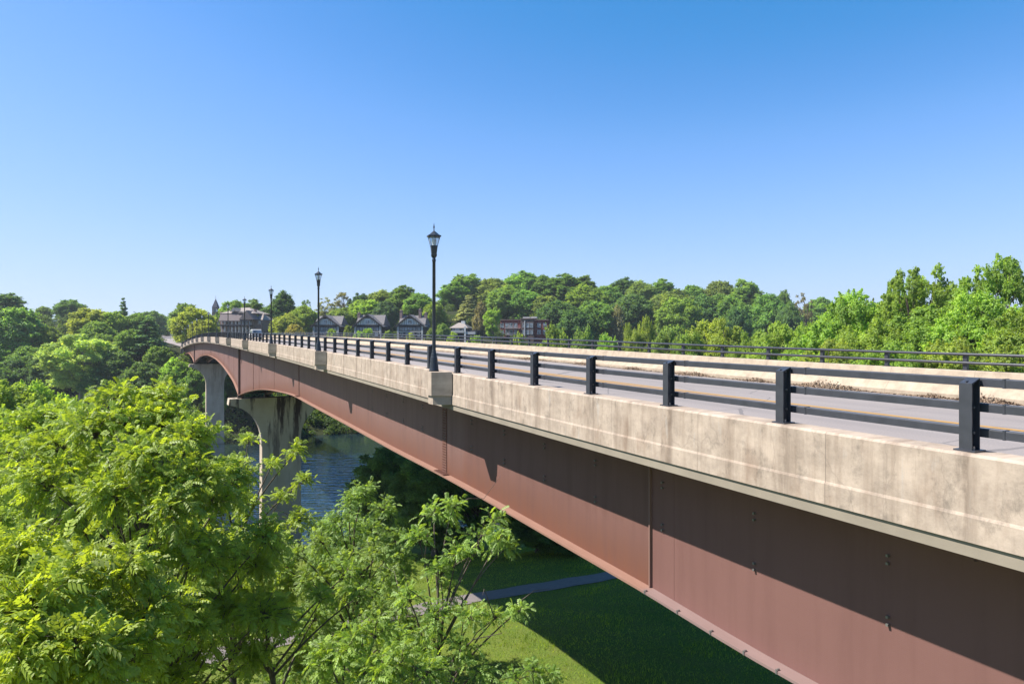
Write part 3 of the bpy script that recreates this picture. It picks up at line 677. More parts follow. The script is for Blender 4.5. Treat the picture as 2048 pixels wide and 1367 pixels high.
def tudor(px0, px1, yap, yeave, Y, label, chim=(), var=0):
    """black and white gabled house facing the camera; gable front across the whole width"""
    x0 = (px0 - 1024) / F * Y; x1 = (px1 - 1024) / F * Y; W = x1 - x0; xc = (x0 + x1) / 2
    g = min(ground(xc, Y), ground(xc, Y + 8), ground(x0, Y)) - .2
    za = -(yap - 683) / F * Y - g; ze = -(yeave - 683) / F * Y - g
    r = thing('tudor_house', label, 'house', (xc, Y, g), R(-9), 'half timbered gabled houses on the far bank'); h = W / 2
    b = MB(); b.box(-h * .93, h * .93, .0, 11, 0, ze); b.build('wall', M['darkwall'], r)
    b = MB(); b.add([(-h * .95, -.3, ze), (h * .95, -.3, ze), (0, -.3, za - .45), (-h * .95, 0.02, ze), (h * .95, 0.02, ze), (0, 0.02, za - .45)], [(0, 1, 2, 2), (5, 4, 3, 3)] if 0 else [(0, 1, 2), (5, 4, 3)]); b.add([(-h * .95, -.3, ze), (h * .95, -.3, ze), (h * .95, .02, ze), (-h * .95, .02, ze)], [(0, 3, 2, 1)])
    gb = b.build('gable', M['stucco'], r)
    t = MB(); sl = (za - ze) / h
    for i, x in enumerate(np.linspace(-h * .86, h * .86, 15)):
        top = ze + (h - abs(x)) * sl - .55
        if top > ze + .5 and abs(x) > h * .17: t.box(x - .1, x + .1, -.36, -.301, ze + .3, top)
    t.box(-h, h, -.40, -.302, ze - .25, ze + .32); t.box(-h * .45, h * .45, -.365, -.303, ze + (za - ze) * .60, ze + (za - ze) * .60 + .22)
    t.box(-h * .17, h * .17, -.37, -.304, ze + (za - ze) * .66, za - .9)
    t.build('timber_frame', M['timber'], r)
    win(r, 0, ze + .75, W * .13, 1.35, -.36, bars=2)
    # roof: front gable slopes plus the cross ridge behind
    b = MB(); o = .55; th = .22; dz = -.0
    def slope(sx):
        e = sx * (h + o); ez = ze - o * sl
        v = [(0, -.75, za), (e, -.75, ez), (e, 6, ez), (0, 6, za), (0, -.75, za - th * 1.6), (e, -.75, ez - th * 1.6), (e, 6, ez - th * 1.6), (0, 6, za - th * 1.6)]
        b.add(v, [(0, 1, 2, 3), (4, 7, 6, 5), (0, 4, 5, 1), (1, 5, 6, 2), (2, 6, 7, 3)])
    slope(-1); slope(1); b.build('front_roof', M['timber' if 0 else 'slate'], r)
    b = MB()
    for sx in (-1, 1):
        e = sx * (h + o); ez = ze - o * sl
        v = [(0, -.79, za + .03), (e, -.79, ez + .03), (e, -.79, ez - .6), (0, -.79, za - .75)]
        w = [(p[0], -.745, p[2]) for p in v]; b.add(v + w, [(0, 1, 2, 3), (7, 6, 5, 4), (0, 4, 5, 1), (2, 6, 7, 3)])
    b.build('bargeboard', M['timber'], r)
    b = MB(); zr = za - .25
    v = [(-h * .98, 2.2, ze + .5), (h * .98, 2.2, ze + .5), (h * .93, 5.5, zr), (-h * .93, 5.5, zr), (h * .98, 10.8, ze - .2), (-h * .98, 10.8, ze - .2)]
    b.add(v, [(0, 1, 2, 3), (3, 2, 4, 5), ]); b.add([v[0], v[3], v[5]], [(0, 1, 2)]); b.add([v[1], v[4], v[2]], [(0, 1, 2)]); b.build('main_roof', M['slate'], r)
    # lower storey: row of windows between white posts
    n = 8
    for i in range(n):
        x = -h * .66 + i * h * 1.32 / (n - 1)
        win(r, x, ze - 2.05, W * .05, 1.15, -.04, bars=0)
    b = MB()
    for x in (-h * .9, -h * .82, h * .82, h * .9): b.box(x - .12, x + .12, -.12, -.002, 0, ze - .26)
    b.box(-h * .93, h * .93, -.13, -.003, ze - 2.75, ze - 2.5)
    b.build('trim', M['stucco'], r)
    for i in range(4): win(r, -h * .6 + i * h * .4, ze - 4.6, W * .09, 1.5, -.04, bars=1)
    for cx, ct in chim:
        c = MB(); w = .55; zt = -(ct - 683) / F * Y - g; X = (cx - 1024) / F * Y - xc
        c.box(X - w, X + w, 5 - w, 5 + w, ze, zt - .7); c.box(X - w * 1.15, X + w * 1.15, 5 - w * 1.15, 5 + w * 1.15, zt - .699, zt - .4); c.lathe([(.32, zt - .399), (.28, zt), (.0, zt)], 10, X, 5); c.build('chimney', M['brickp'], r)
    return r
tudor(622, 681, 629, 650, 290, 'black and white half-timbered gabled house, leftmost of three, behind the second street lamp')
tudor(705, 766, 627, 650, 288, 'middle black and white half-timbered gabled house of three, with a finial on its gable', chim=[(708, 622)])
tudor(791, 849, 628, 650, 286, 'half-timbered gabled house with tall chimneys just left of the nearest street lamp', chim=[(794, 617), (834, 615), (846, 622)])

def hip(b, x0, x1, y0, y1, z0, z1, ins):
    xm = (x0 + x1) / 2; v = [(x0, y0, z0), (x1, y0, z0), (x1, y1, z0), (x0, y1, z0), (x0 + ins, (y0 + y1) / 2, z1), (x1 - ins, (y0 + y1) / 2, z1)]
    b.add(v, [(0, 1, 5, 4), (2, 3, 4, 5)]); b.add(v, [(1, 2, 5), (3, 0, 4)]); b.add(v[:4], [(3, 2, 1, 0)])
def frontgable(b, xc, w, y0, y1, z0, z1):
    v = [(xc - w, y0, z0), (xc + w, y0, z0), (xc, y0, z1), (xc - w, y1, z0), (xc + w, y1, z0), (xc, y1, z1)]
    b.add(v, [(0, 1, 2)]); b.add(v, [(1, 4, 5, 2), (3, 0, 2, 5)])
# big veranda house
Y = 292; x0, x1 = [(p - 1024) / F * Y for p in (434, 520)]; xc = (x0 + x1) / 2; g = ground(xc, Y + 6) - .5; k = Y / F
def zp(y): return -(y - 683) / F * Y - g
r = thing('veranda_house', 'large brown shingled house with hipped roof and two tiers of verandas', 'house', (xc, Y, g), R(-10))
b = MB(); h = (x1 - x0) / 2
b.box(-h, h * .62, 1.6, 14, 0, zp(639)); b.box(h * .621, h, 3.2, 14, 0, zp(639)); b.build('wall', M['brickp'], r)
b = MB(); hw = h * .6; e0 = zp(640); e1 = zp(625.5)
b.add([(-h + .2, -.7, e0), (hw, -.7, e0), (hw, 1.2, e1), (-h + .2, 1.2, e1), (-h + .2, -.7, e0 - .35), (hw, -.7, e0 - .35)], [(0, 1, 2, 3), (0, 4, 5, 1)]); b.box(-h + .2, hw, 1.2, 2.2, e0, e1); b.build('shingle_band', M['shingle_dk'], r)
b = MB(); hip(b, -h - .3, hw + 1, .9, 15, e1 + .01, zp(612.5), 6.2); frontgable(b, (463.5 - 477) * k, 1.7, .6, 6, zp(622), zp(614)); frontgable(b, (480 - 477) * k, 1.5, .5, 5, zp(625), zp(621)); hip(b, h * .45, h + .4, 2.8, 14, zp(638.5), zp(624.5), 3.2); b.build('roof', M['shingle'], r)
b = MB(); frontgable(b, (497 - 477) * k, 3.4, -1.2, 4, zp(638.6), zp(620)); b.build('gable_roof', M['shingle_dk'], r)
b = MB(); b.box(-h - .2, hw + .3, -.8, 1.58, zp(651.4), zp(650.2)); b.box(-h - .2, hw + .3, -.85, -.7, zp(650.19), zp(648)); b.build('veranda', M['darkwall'], r)
for x in np.linspace(-h, hw, 10):
    q = MB(); q.box(x - .1, x + .1, -.72, -.52, 0, zp(651.5)); q.box(x - .08, x + .08, -.7, -.54, zp(647.99), e0 - .36); q.build('veranda_post', M['white'], r)
for x in np.linspace(-h * .82, hw * .86, 8): win(r, x, zp(648), .95, zp(641.6) - zp(648), 1.55, bars=1)
for x in np.linspace(-h * .82, hw * .86, 8): win(r, x, zp(661), .95, zp(654) - zp(661), 1.55, bars=1)
win(r, h * .85, zp(647), 1.1, 1.3, 3.15)
win(r, (463.5 - 477) * k, zp(621.5), .5, .8, .55, bars=0)
b = MB(); b.box((498.4 - 477) * k - .4, (498.4 - 477) * k + .4, 5, 6, e0, zp(616.5)); b.build('chimney', M['brickp'], r); b = MB(); b.box(-h - .9, -h - .01, 2, 3.2, 0, zp(622)); b.build('chimney', M['brickp'], r)
# church tower
Y = 360; k = Y / F; xc = (431.5 - 1024) * k; g = ground(xc, Y)
r = thing('church_tower', 'slim brick church tower with a dark pointed spire left of the veranda house', 'church tower', (xc, Y, g))
b = MB(); w = 5.2 * k; b.box(-w, w, -w, w, 0, zp(614)); b.build('tower', M['brickp'], r)
b = MB(); z = zp(614); v = [(-w * 1.05, -w * 1.05, z), (w * 1.05, -w * 1.05, z), (w * 1.05, w * 1.05, z), (-w * 1.05, w * 1.05, z), (0, 0, zp(596))]; b.add(v, [(0, 1, 4), (1, 2, 4), (2, 3, 4), (3, 0, 4)]); b.add(v[:4], [(3, 2, 1, 0)]); b.tube([(0, 0, zp(596.5)), (0, 0, zp(590))], .07, 5); b.build('spire', M['spire'], r)
win(r, 0, zp(624), 1.2, 1.8, -w - .06, bars=1); win(r, -.6, zp(634), .6, 1.2, -w - .06, bars=0)
# red brick apartment block
Y = 318; k = Y / F; x0, x1 = [(p - 1024) * k for p in (998, 1096)]; xc = (x0 + x1) / 2; g = min(ground(x0, Y), ground(x1, Y)) - .5; h = (x1 - x0) / 2
r = thing('apartment_block', 'red brick flat roofed apartment block with balconies among the trees', 'apartment block', (xc, Y, g), R(-12))
zr = zp(639); b = MB(); b.box(-h, -h * .12, 1.5, 13, 0, zr); b.box(-h * .119, h * .42, 0, 13, 0, zr + .5); b.box(h * .421, h, 1.5, 13, 0, zr - .1); b.build('wall', M['brick'], r)
b = MB(); b.box(-h - .3, -h * .12, 1.1, 13.2, zr + .01, zr + .28); b.box(h * .421, h + .3, 1.1, 13.2, zr - .09, zr + .2); b.box(-h * .13, h * .42, -.3, 13.2, zr + .51, zr + .8); b.build('cornice', M['brickp'], r)
b = MB(); b.box(-h * .08, h * .2, 3, 7, zr + .81, zr + 1.5); b.build('rooftop_unit', M['white'], r); b = MB(); b.box(h * .25, h * .5, 3, 7, zr + .81, zr + 1.6); b.build('rooftop_unit', M['white'], r)
for zi, y in enumerate((654, 667.5)):
    for x in (-.93, -.72, -.55, -.36, .62, .86): win(r, h * x, zp(y), 1.5, zp(y - 8.5) - zp(y), 1.44, bars=1)
    for x in (.02, .18, .33): win(r, h * x, zp(y), 1.2, zp(y - 8.5) - zp(y), -.06, bars=1)
    q = MB(); q.box(-h * .8, -h * .14, -.4, 1.48, zp(y) - .5, zp(y) - .32)
    q.box(-h * .8, -h * .14, -.42, -.36, zp(y) + .55, zp(y) + .63)
    for x in np.linspace(-h * .8, -h * .14, 16): q.box(x - .03, x + .03, -.41, -.37, zp(y) - .319, zp(y) + .549)
    q.build('balcony', M['white'], r)
b = MB(); b.box(h * .05 - .25, h * .05 + .25, -.3, -.07, zp(671), zr - .4); b.build('downpipe', M['white'], r)
# low house right of the near lamp
Y = 300; k = Y / F; x0, x1 = [(p - 1024) * k for p in (900, 952)]; xc = (x0 + x1) / 2; g = ground(xc, Y) - .5; h = (x1 - x0) / 2
r = thing('low_house', 'low dark house with grey hipped roof and white deck, right of the nearest lamp', 'house', (xc, Y, g), R(-10))
b = MB(); b.box(-h, h * .35, 0, 9, 0, zp(655)); b.box(h * .351, h, .8, 9, 0, zp(659)); b.build('wall', M['darkwall'], r)
b = MB(); hip(b, -h - .5, h * .4, -.5, 9.5, zp(655), zp(644), 3); b.build('roof', M['shingle'], r)
b = MB(); b.box(-h * .3, -h * .02, 3.5, 5, zp(655), zp(640.5)); b.build('chimney', M['stucco'], r); b = MB(); b.box(h * .15, h * .27, -1.4, -.9, 0, zp(652)); b.build('chimney', M['stucco'], r)
b = MB(); b.box(-h * .99, h * .12, -1.5, -.002, zp(665), zp(664)); b.box(-h * .99, h * .12, -1.52, -1.45, zp(663.9), zp(660.5)); b.box(h * .28, h, -1.2, .79, zp(668), zp(662.5)); b.build('deck', M['white'], r)
for x in (-.7, -.45, -.2, .05): win(r, h * x, zp(663), 1.2, 1.6, -.06)
# a brick house deep among the trees, and the long low building on the far left
Y = 330; k = Y / F; xc = (1223 - 1024) * k; g = ground(xc, Y)
r = thing('brick_house', 'small pinkish brick house half hidden among dark trees on the far hillside', 'house', (xc, Y, g))
b = MB(); b.box(-3.2, 3.2, 0, 7, 0, zp(651)); b.build('wall', M['brickp'], r); b = MB(); frontgable(b, 0, 3.6, -.4, 7.4, zp(651), zp(644)); b.build('roof', M['slate'], r)
for x in (-1.7, .2, 1.9): win(r, x, zp(661), .9, 1.4)
Y = 345; k = Y / F; x0, x1 = [(p - 1024) * k for p in (46, 146)]; xc = (x0 + x1) / 2; g = ground(xc, Y) - .3; h = (x1 - x0) / 2
r = thing('low_building', 'long low grey building with a pale flat roof above the trees on the far left', 'building', (xc, Y, g))
b = MB(); b.box(-h, h, 0, 12, 0, zp(642)); b.build('wall', M['slate'], r); b = MB(); b.box(-h - .4, h + .4, -.4, 12.4, zp(641.9), zp(639.4)); b.build('roof', M['stucco'], r)
for x in np.linspace(-.9, .9, 12): win(r, h * x, zp(650), 1.5, 1.3)
for x in (-.55, .2): q = MB(); q.box(h * x - .6, h * x + .6, 4, 5, zp(639.39), zp(637.5)); q.build('roof_vent', M['stucco'], r)

# ------------------------------------------------------------------ road lights beyond the bridge, vehicles
def cobra(p, hgt, ax, az, label):
    r = thing('road_light', label, 'street light', p); b = MB(); b.tube([(0, 0, 0), (0, 0, hgt)], [.11, .07], 8); b.build('pole', M['galv'], r)
    b = MB(); b.tube([(0, 0, hgt - .1), (ax * .5, 0, hgt + az * .7), (ax, 0, hgt + az)], .05, 6); b.box(min(ax * .9, ax * 1.3), max(ax * .9, ax * 1.3), -.16, .16, hgt + az - .08, hgt + az + .09); b.build('arm', M['galv'], r)
M['galv'] = simple('pale galvanised steel', (.40, .40, .41), .45, .2, .06)
def onroad(py): 
    i = int(np.argmin(abs(683 - RQ[:, 2] / RQ[:, 1] * F - py))); return i
for Yq, px, top, ax, az, lab in ((430, 341, 650, -1.6, .5, 'pale road light with a short arm beside the hill road'), (470, 345.5, 656, .5, .3, 'slender grey road light farther up the hill road'), (390, 353, 661, -4.2, 3.6, 'pale road light with a long slanting arm at the foot of the hill road')):
    x = (px - 1024) / F * Yq; g = ground(x, Yq); cobra((x, Yq, g), -(top - 683) / F * Yq - g, ax, az, lab)
x = (415 - 1024) / F * 262; g = ground(x, 262); cobra((x, 262, g), -(662 - 683) / F * 262 - g, -2.3, 1.5, 'road light with a pale slanting arm behind the bridge railing, left of the veranda house')

def make_van(name, label, cat, body, t, D, L=5.2, W=2., H=2.0, flip=False):
    r = thing(name, label, cat, PP(t, D, float(ztop(t)) - .45), heading(t) + (pi if flip else 0))
    b = MB(); hw = W / 2
    prof = [(-L / 2, .35), (-L / 2 + .05, .95), (-L / 2 + .35, H - .1), (-L / 2 + .7, H), (L * .18, H), (L * .32, H * .55 + .1), (L / 2 - .1, H * .5), (L / 2, .75), (L / 2, .35)]
    n = len(prof); inset = lambda z: hw - (.16 * max(0, (z - .95)) / max(.2, H - .95))
    v = [(-inset(z), y, z) for y, z in prof] + [(inset(z), y, z) for y, z in prof]
    b.add(v, [(i, (i + 1) % n, n + (i + 1) % n, n + i) for i in range(n)][:]); b.add(v, [tuple(range(n))[::-1], tuple(range(n, 2 * n))]); b.build('body', body, r)
    w = MB(); z0, z1 = 1.02, H - .16
    for s_ in (-1, 1):
        for y0, y1 in ((-L * .36, -L * .14), (-L * .12, L * .06), (L * .08, L * .2)):
            w.add([(s_ * (inset(z0) + .006), y0, z0), (s_ * (inset(z0) + .006), y1 + .12, z0), (s_ * (inset(z1) + .006), y1 - .08, z1), (s_ * (inset(z1) + .006), y0, z1)], [(0, 1, 2, 3)])
    w.add([(-hw * .8, -L / 2 + .07, 1.1), (hw * .8, -L / 2 + .07, 1.1), (hw * .72, -L / 2 + .27, H - .3), (-hw * .72, -L / 2 + .27, H - .3)], [(0, 1, 2, 3)]); w.build('window', M['pane'], r)
    for sx in (-1, 1):
        for y in (-L * .3, L * .31):
            q = MB(); a = np.arange(14) * 2 * pi / 14; xs = (sx * hw - sx * .2, sx * hw + sx * .02)
            v = [(x, y + .34 * cos(p), .34 + .34 * sin(p)) for x in xs for p in a]; q.add(v, [(i, (i + 1) % 14, 14 + (i + 1) % 14, 14 + i) for i in range(14)]); q.add(v, [tuple(range(14)), tuple(range(14, 28))]); q.build('wheel', M['timber'], r)
    for sx in (-1, 1): q = MB(); q.box(sx * hw * .78 - .1, sx * hw * .78 + .1, -L / 2 - .02, -L / 2 + .03, .78, .98); q.build('tail_light', M['brick'], r)
make_van('van', 'white van far along the bridge, in front of the right end of the veranda house', 'van', M['white'], 150.0, 17.4, 5.0, 2.0, 2.0)
# ------------------------------------------------------------------ vegetation
def unit(v): return v / (np.linalg.norm(v, axis=-1, keepdims=True) + 1e-9)
def rdir(rng, n, up=0.):
    v = rng.normal(size=(n, 3)); v[:, 2] += up; return unit(v)
def cards(mb, P, Nn, L, W, rng, rnd):
    """leaf sprays: two-facet diamond cards"""
    n = len(P); a = rdir(rng, n); u = unit(np.cross(Nn, a)); v = np.cross(Nn, u); L = L[:, None]; W = W[:, None]
    tip = P + u * L * .5 - Nn * L * .12; bas = P - u * L * .5 - Nn * L * .08; l = P + v * W * .5 + Nn * W * .12 + u * L * .08; r = P - v * W * .5 + Nn * W * .05 - u * L * .06
    V = np.stack([bas, l, tip, r], 1).reshape(-1, 3)
    mb.add(V, np.arange(4 * n).reshape(-1, 4), rnd=rnd)
def lobes_broad(rng, W, H, n, base=.25, rmin=.10, rmax=.17, gap=0., flat=1., shoots=3):
    out = []; tries = 0; zb = base * H; ch = H - zb
    while len(out) < n and tries < 6000:
        tries += 1
        d = rdir(rng, 1, .25)[0]; q = rng.uniform(.45, 1.) ** .6
        p = np.array([d[0] * W / 2 * q, d[1] * W / 2 * q, zb + ch * .44 + d[2] * ch * .5 * q])
        r = W * rng.uniform(rmin, rmax) * (1.1 - .3 * max(0, d[2]))
        p[:2] *= (1 - r / W * 1.6); p[2] -= r * .55 * (d[2] > 0)
        if all(np.linalg.norm(p - o) > (r + ro) * (.50 + gap) for o, ro in out): out.append((p, r))
    for i in range(shoots):              # shoots standing out of the crown
        d = rdir(rng, 1, .7)[0]; q = rng.uniform(.82, 1.0)
        out.append((np.array([d[0] * W * .42 * q, d[1] * W * .42 * q, zb + ch * .44 + d[2] * ch * .5 * q]), W * rng.uniform(.035, .06)))
    return out
def fill(mb, lobes, dens, L0, rng, up=.35, W0=.62, flat=.8, jag=.35, droop=0., spray=.3):
    for c, r in lobes:
        n = max(12, int(dens * r * r)); d = rdir(rng, n, up)
        rad = r * (.55 + .5 * rng.random(n) ** .5) * (1 + jag * rng.normal(0, .5, n).clip(-1, 1.2))
        # sub-clumps so that the surface of a lobe is itself lumpy
        sub = rdir(rng, 14, .2); k = (d @ sub.T).max(1); rad *= .62 + .52 * ((k - .75) / .25).clip(0, 1)
        ns = int(n * spray)
        if ns > 8:
            tw = rdir(rng, 9, up + .25); ti = rng.integers(0, 9, ns); q = rng.random(ns) ** .8
            d[:ns] = unit(tw[ti] + rng.normal(0, .13, (ns, 3)) * (1.15 - q)[:, None]); rad[:ns] = r * (.75 + .75 * q)
        P = c + d * rad[:, None] * np.array([1, 1, flat]); P[:, 2] -= droop * rng.random(n) * r
        Nn = unit(d * .75 + np.array([0, 0, .5]) + rng.normal(size=(n, 3)) * .5)
        L = L0 * rng.uniform(.6, 1.25, n); base = rng.normal(0, .10)
        cards(mb, P, Nn, L, L * W0, rng, (.45 + base + rng.normal(0, .2, n)).clip(.02, 1))
def limbs(mb, lobes, H, rng, r0, fork=.3, lean=0, sides=6, top=.8):
    k = 9; z = np.linspace(-1.2, H * top, k); w = np.cumsum(rng.normal(0, .02 * H, (k, 2)), axis=0) * np.linspace(0, 1, k)[:, None]
    tr = np.column_stack([w, z]); mb.tube(tr, np.linspace(r0 * 1.25, r0 * .18, k) * np.where(np.arange(k) == 0, 1.25, 1), sides + 2)
    for c, r in lobes:
        zz = np.clip(c[2] - rng.uniform(.12, .35) * H - .25 * np.hypot(c[0], c[1]), fork * H * .8, H * top * .96)
        i = np.interp(zz, z, np.arange(k)); s = np.array([np.interp(i, np.arange(k), tr[:, j]) for j in range(3)])
        m = (s + c) / 2 + np.array([0, 0, -.06 * np.linalg.norm(c - s)]) + rng.normal(0, .03 * H, 3) * .6
        q = np.linspace(0, 1, 5)[:, None]; pts = s * (1 - q) ** 2 + 2 * m * q * (1 - q) + c * q ** 2
        mb.tube(pts, np.linspace(r0 * .36 * (1 - .6 * zz / H) + .015, .015, 5), sides - 1)
GK = 2.6
PROTO = {}
def proto(key, W, H, lb, dens, L0, seed, r0=None, bark='bark', leaf='leaf', **kw):
    rng = np.random.default_rng(seed + 99); c = MB(); fill(c, lb, dens, L0, rng, **kw); t = MB(); limbs(t, lb, H, rng, r0 or .022 * H)
    PROTO.setdefault(key, []).append((c.mesh('crown', M[leaf]), t.mesh('trunk', M[bark]), W, H))
for s in range(5):      # far broadleaf trees
    rng = np.random.default_rng(s); proto('broad', 12, 16, lobes_broad(rng, 12, 16, 90, .10, .085, .155), 300, .52, s, flat=.95)
for s in range(3):      # taller open crowns
    rng = np.random.default_rng(20 + s); proto('tall', 10, 20, lobes_broad(rng, 10, 20, 84, .12, .075, .145, .04), 330, .5, s, flat=1.0)
for s in range(2):
    rng = np.random.default_rng(30 + s); proto('bush', 6, 5, lobes_broad(rng, 6, 5, 30, .0, .12, .2), 520, .42, s, r0=.06)
for s in range(2):      # thin grey crowns
    rng = np.random.default_rng(40 + s); proto('sparse', 9, 16, lobes_broad(rng, 9, 16, 30, .3, .06, .12, .25), 150, .5, s)
for s in range(2):      # conifers in tiers
    rng = np.random.default_rng(50 + s); lb = []
    for z in np.arange(.1, 1.0, .065):
        n = int(9 * (1 - z) + 2)
        for a in range(n):
            th = a * 6.283 / n + rng.uniform(0, 1.5); rr = 4.2 * (1 - z) ** .85 * rng.uniform(.6, 1.05); lb.append((np.array([rr * cos(th), rr * sin(th), 20 * z - .12 * rr + rng.normal(0, .3)]), .5 + 1.15 * (1 - z)))
    proto('conifer', 9, 20, lb, 300, .55, s, flat=.42, up=.1, droop=.5)
for s in range(1):      # weeping / columnar
    rng = np.random.default_rng(60 + s); proto('weeping', 7, 12, lobes_broad(rng, 7, 12, 34, .02, .12, .2), 300, .55, s, up=-.1, flat=1.5, droop=.8)
for s in range(4):      # mid distance, finer leaves
    rng = np.random.default_rng(70 + s); proto('mid', 12, 18, lobes_broad(rng, 12, 18, 120, .08, .055, .115, .0), 1500, .235, s, flat=.95, spray=.4)
for s in range(2):      # loose crown with sky gaps, finer leaves
    rng = np.random.default_rng(80 + s); proto('loose', 12, 20, lobes_broad(rng, 12, 20, 90, .25, .04, .08, .2, shoots=10), 1600, .24, s, flat=1., spray=.5)
for s in range(1):
    rng = np.random.default_rng(90); proto('pale', 14, 22, lobes_broad(rng, 14, 22, 64, .3, .06, .115, .14), 380, .46, s, bark='bark_pale', r0=.42)

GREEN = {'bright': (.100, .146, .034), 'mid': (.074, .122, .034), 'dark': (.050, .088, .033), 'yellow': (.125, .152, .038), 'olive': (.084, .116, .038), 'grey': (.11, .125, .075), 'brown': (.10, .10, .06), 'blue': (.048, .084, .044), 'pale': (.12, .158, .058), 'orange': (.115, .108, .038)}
trng = random.Random(3); NT = {}
def tree(px, ytop, wpx, Y, kind, colr, label, name='tree', cat='tree', group=None, zbase=None, hmin=4.):
    for Yt in np.arange(Y, Y - 45, -4.):
        x = (px - 1024) / F * Yt; g = ground(x, Yt) - .1
        if Yt < Y and (g < WZ + .3 or 560 < px < 1230): Yt += 4.; break
        if kind == 'bush' or (-(ytop - 683) / F * Yt - g > .95 * wpx / F * Yt) or Y < 110: break
    Y = float(Yt); x = (px - 1024) / F * Y; W = wpx / F * Y; g = ground(x, Y) - .1
    h = max(hmin, -(ytop - 683) / F * Y - g) * (1.08 if kind == 'loose' else 1.03); i = NT.get(kind, 0); NT[kind] = i + 1
    W = min(W * (1.4 if kind == 'mid' and Y < 160 else 1.), h * 1.25)
    crown, trunk, pw, ph = PROTO[kind][i % len(PROTO[kind])]
    r = thing(name, label, cat, (x, Y, g), trng.uniform(0, 6.28), group); r.scale = (W / pw, W / pw, h / ph)
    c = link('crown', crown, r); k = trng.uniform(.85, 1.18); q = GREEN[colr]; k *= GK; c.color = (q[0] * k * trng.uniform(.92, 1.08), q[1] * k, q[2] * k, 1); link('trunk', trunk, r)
    return r
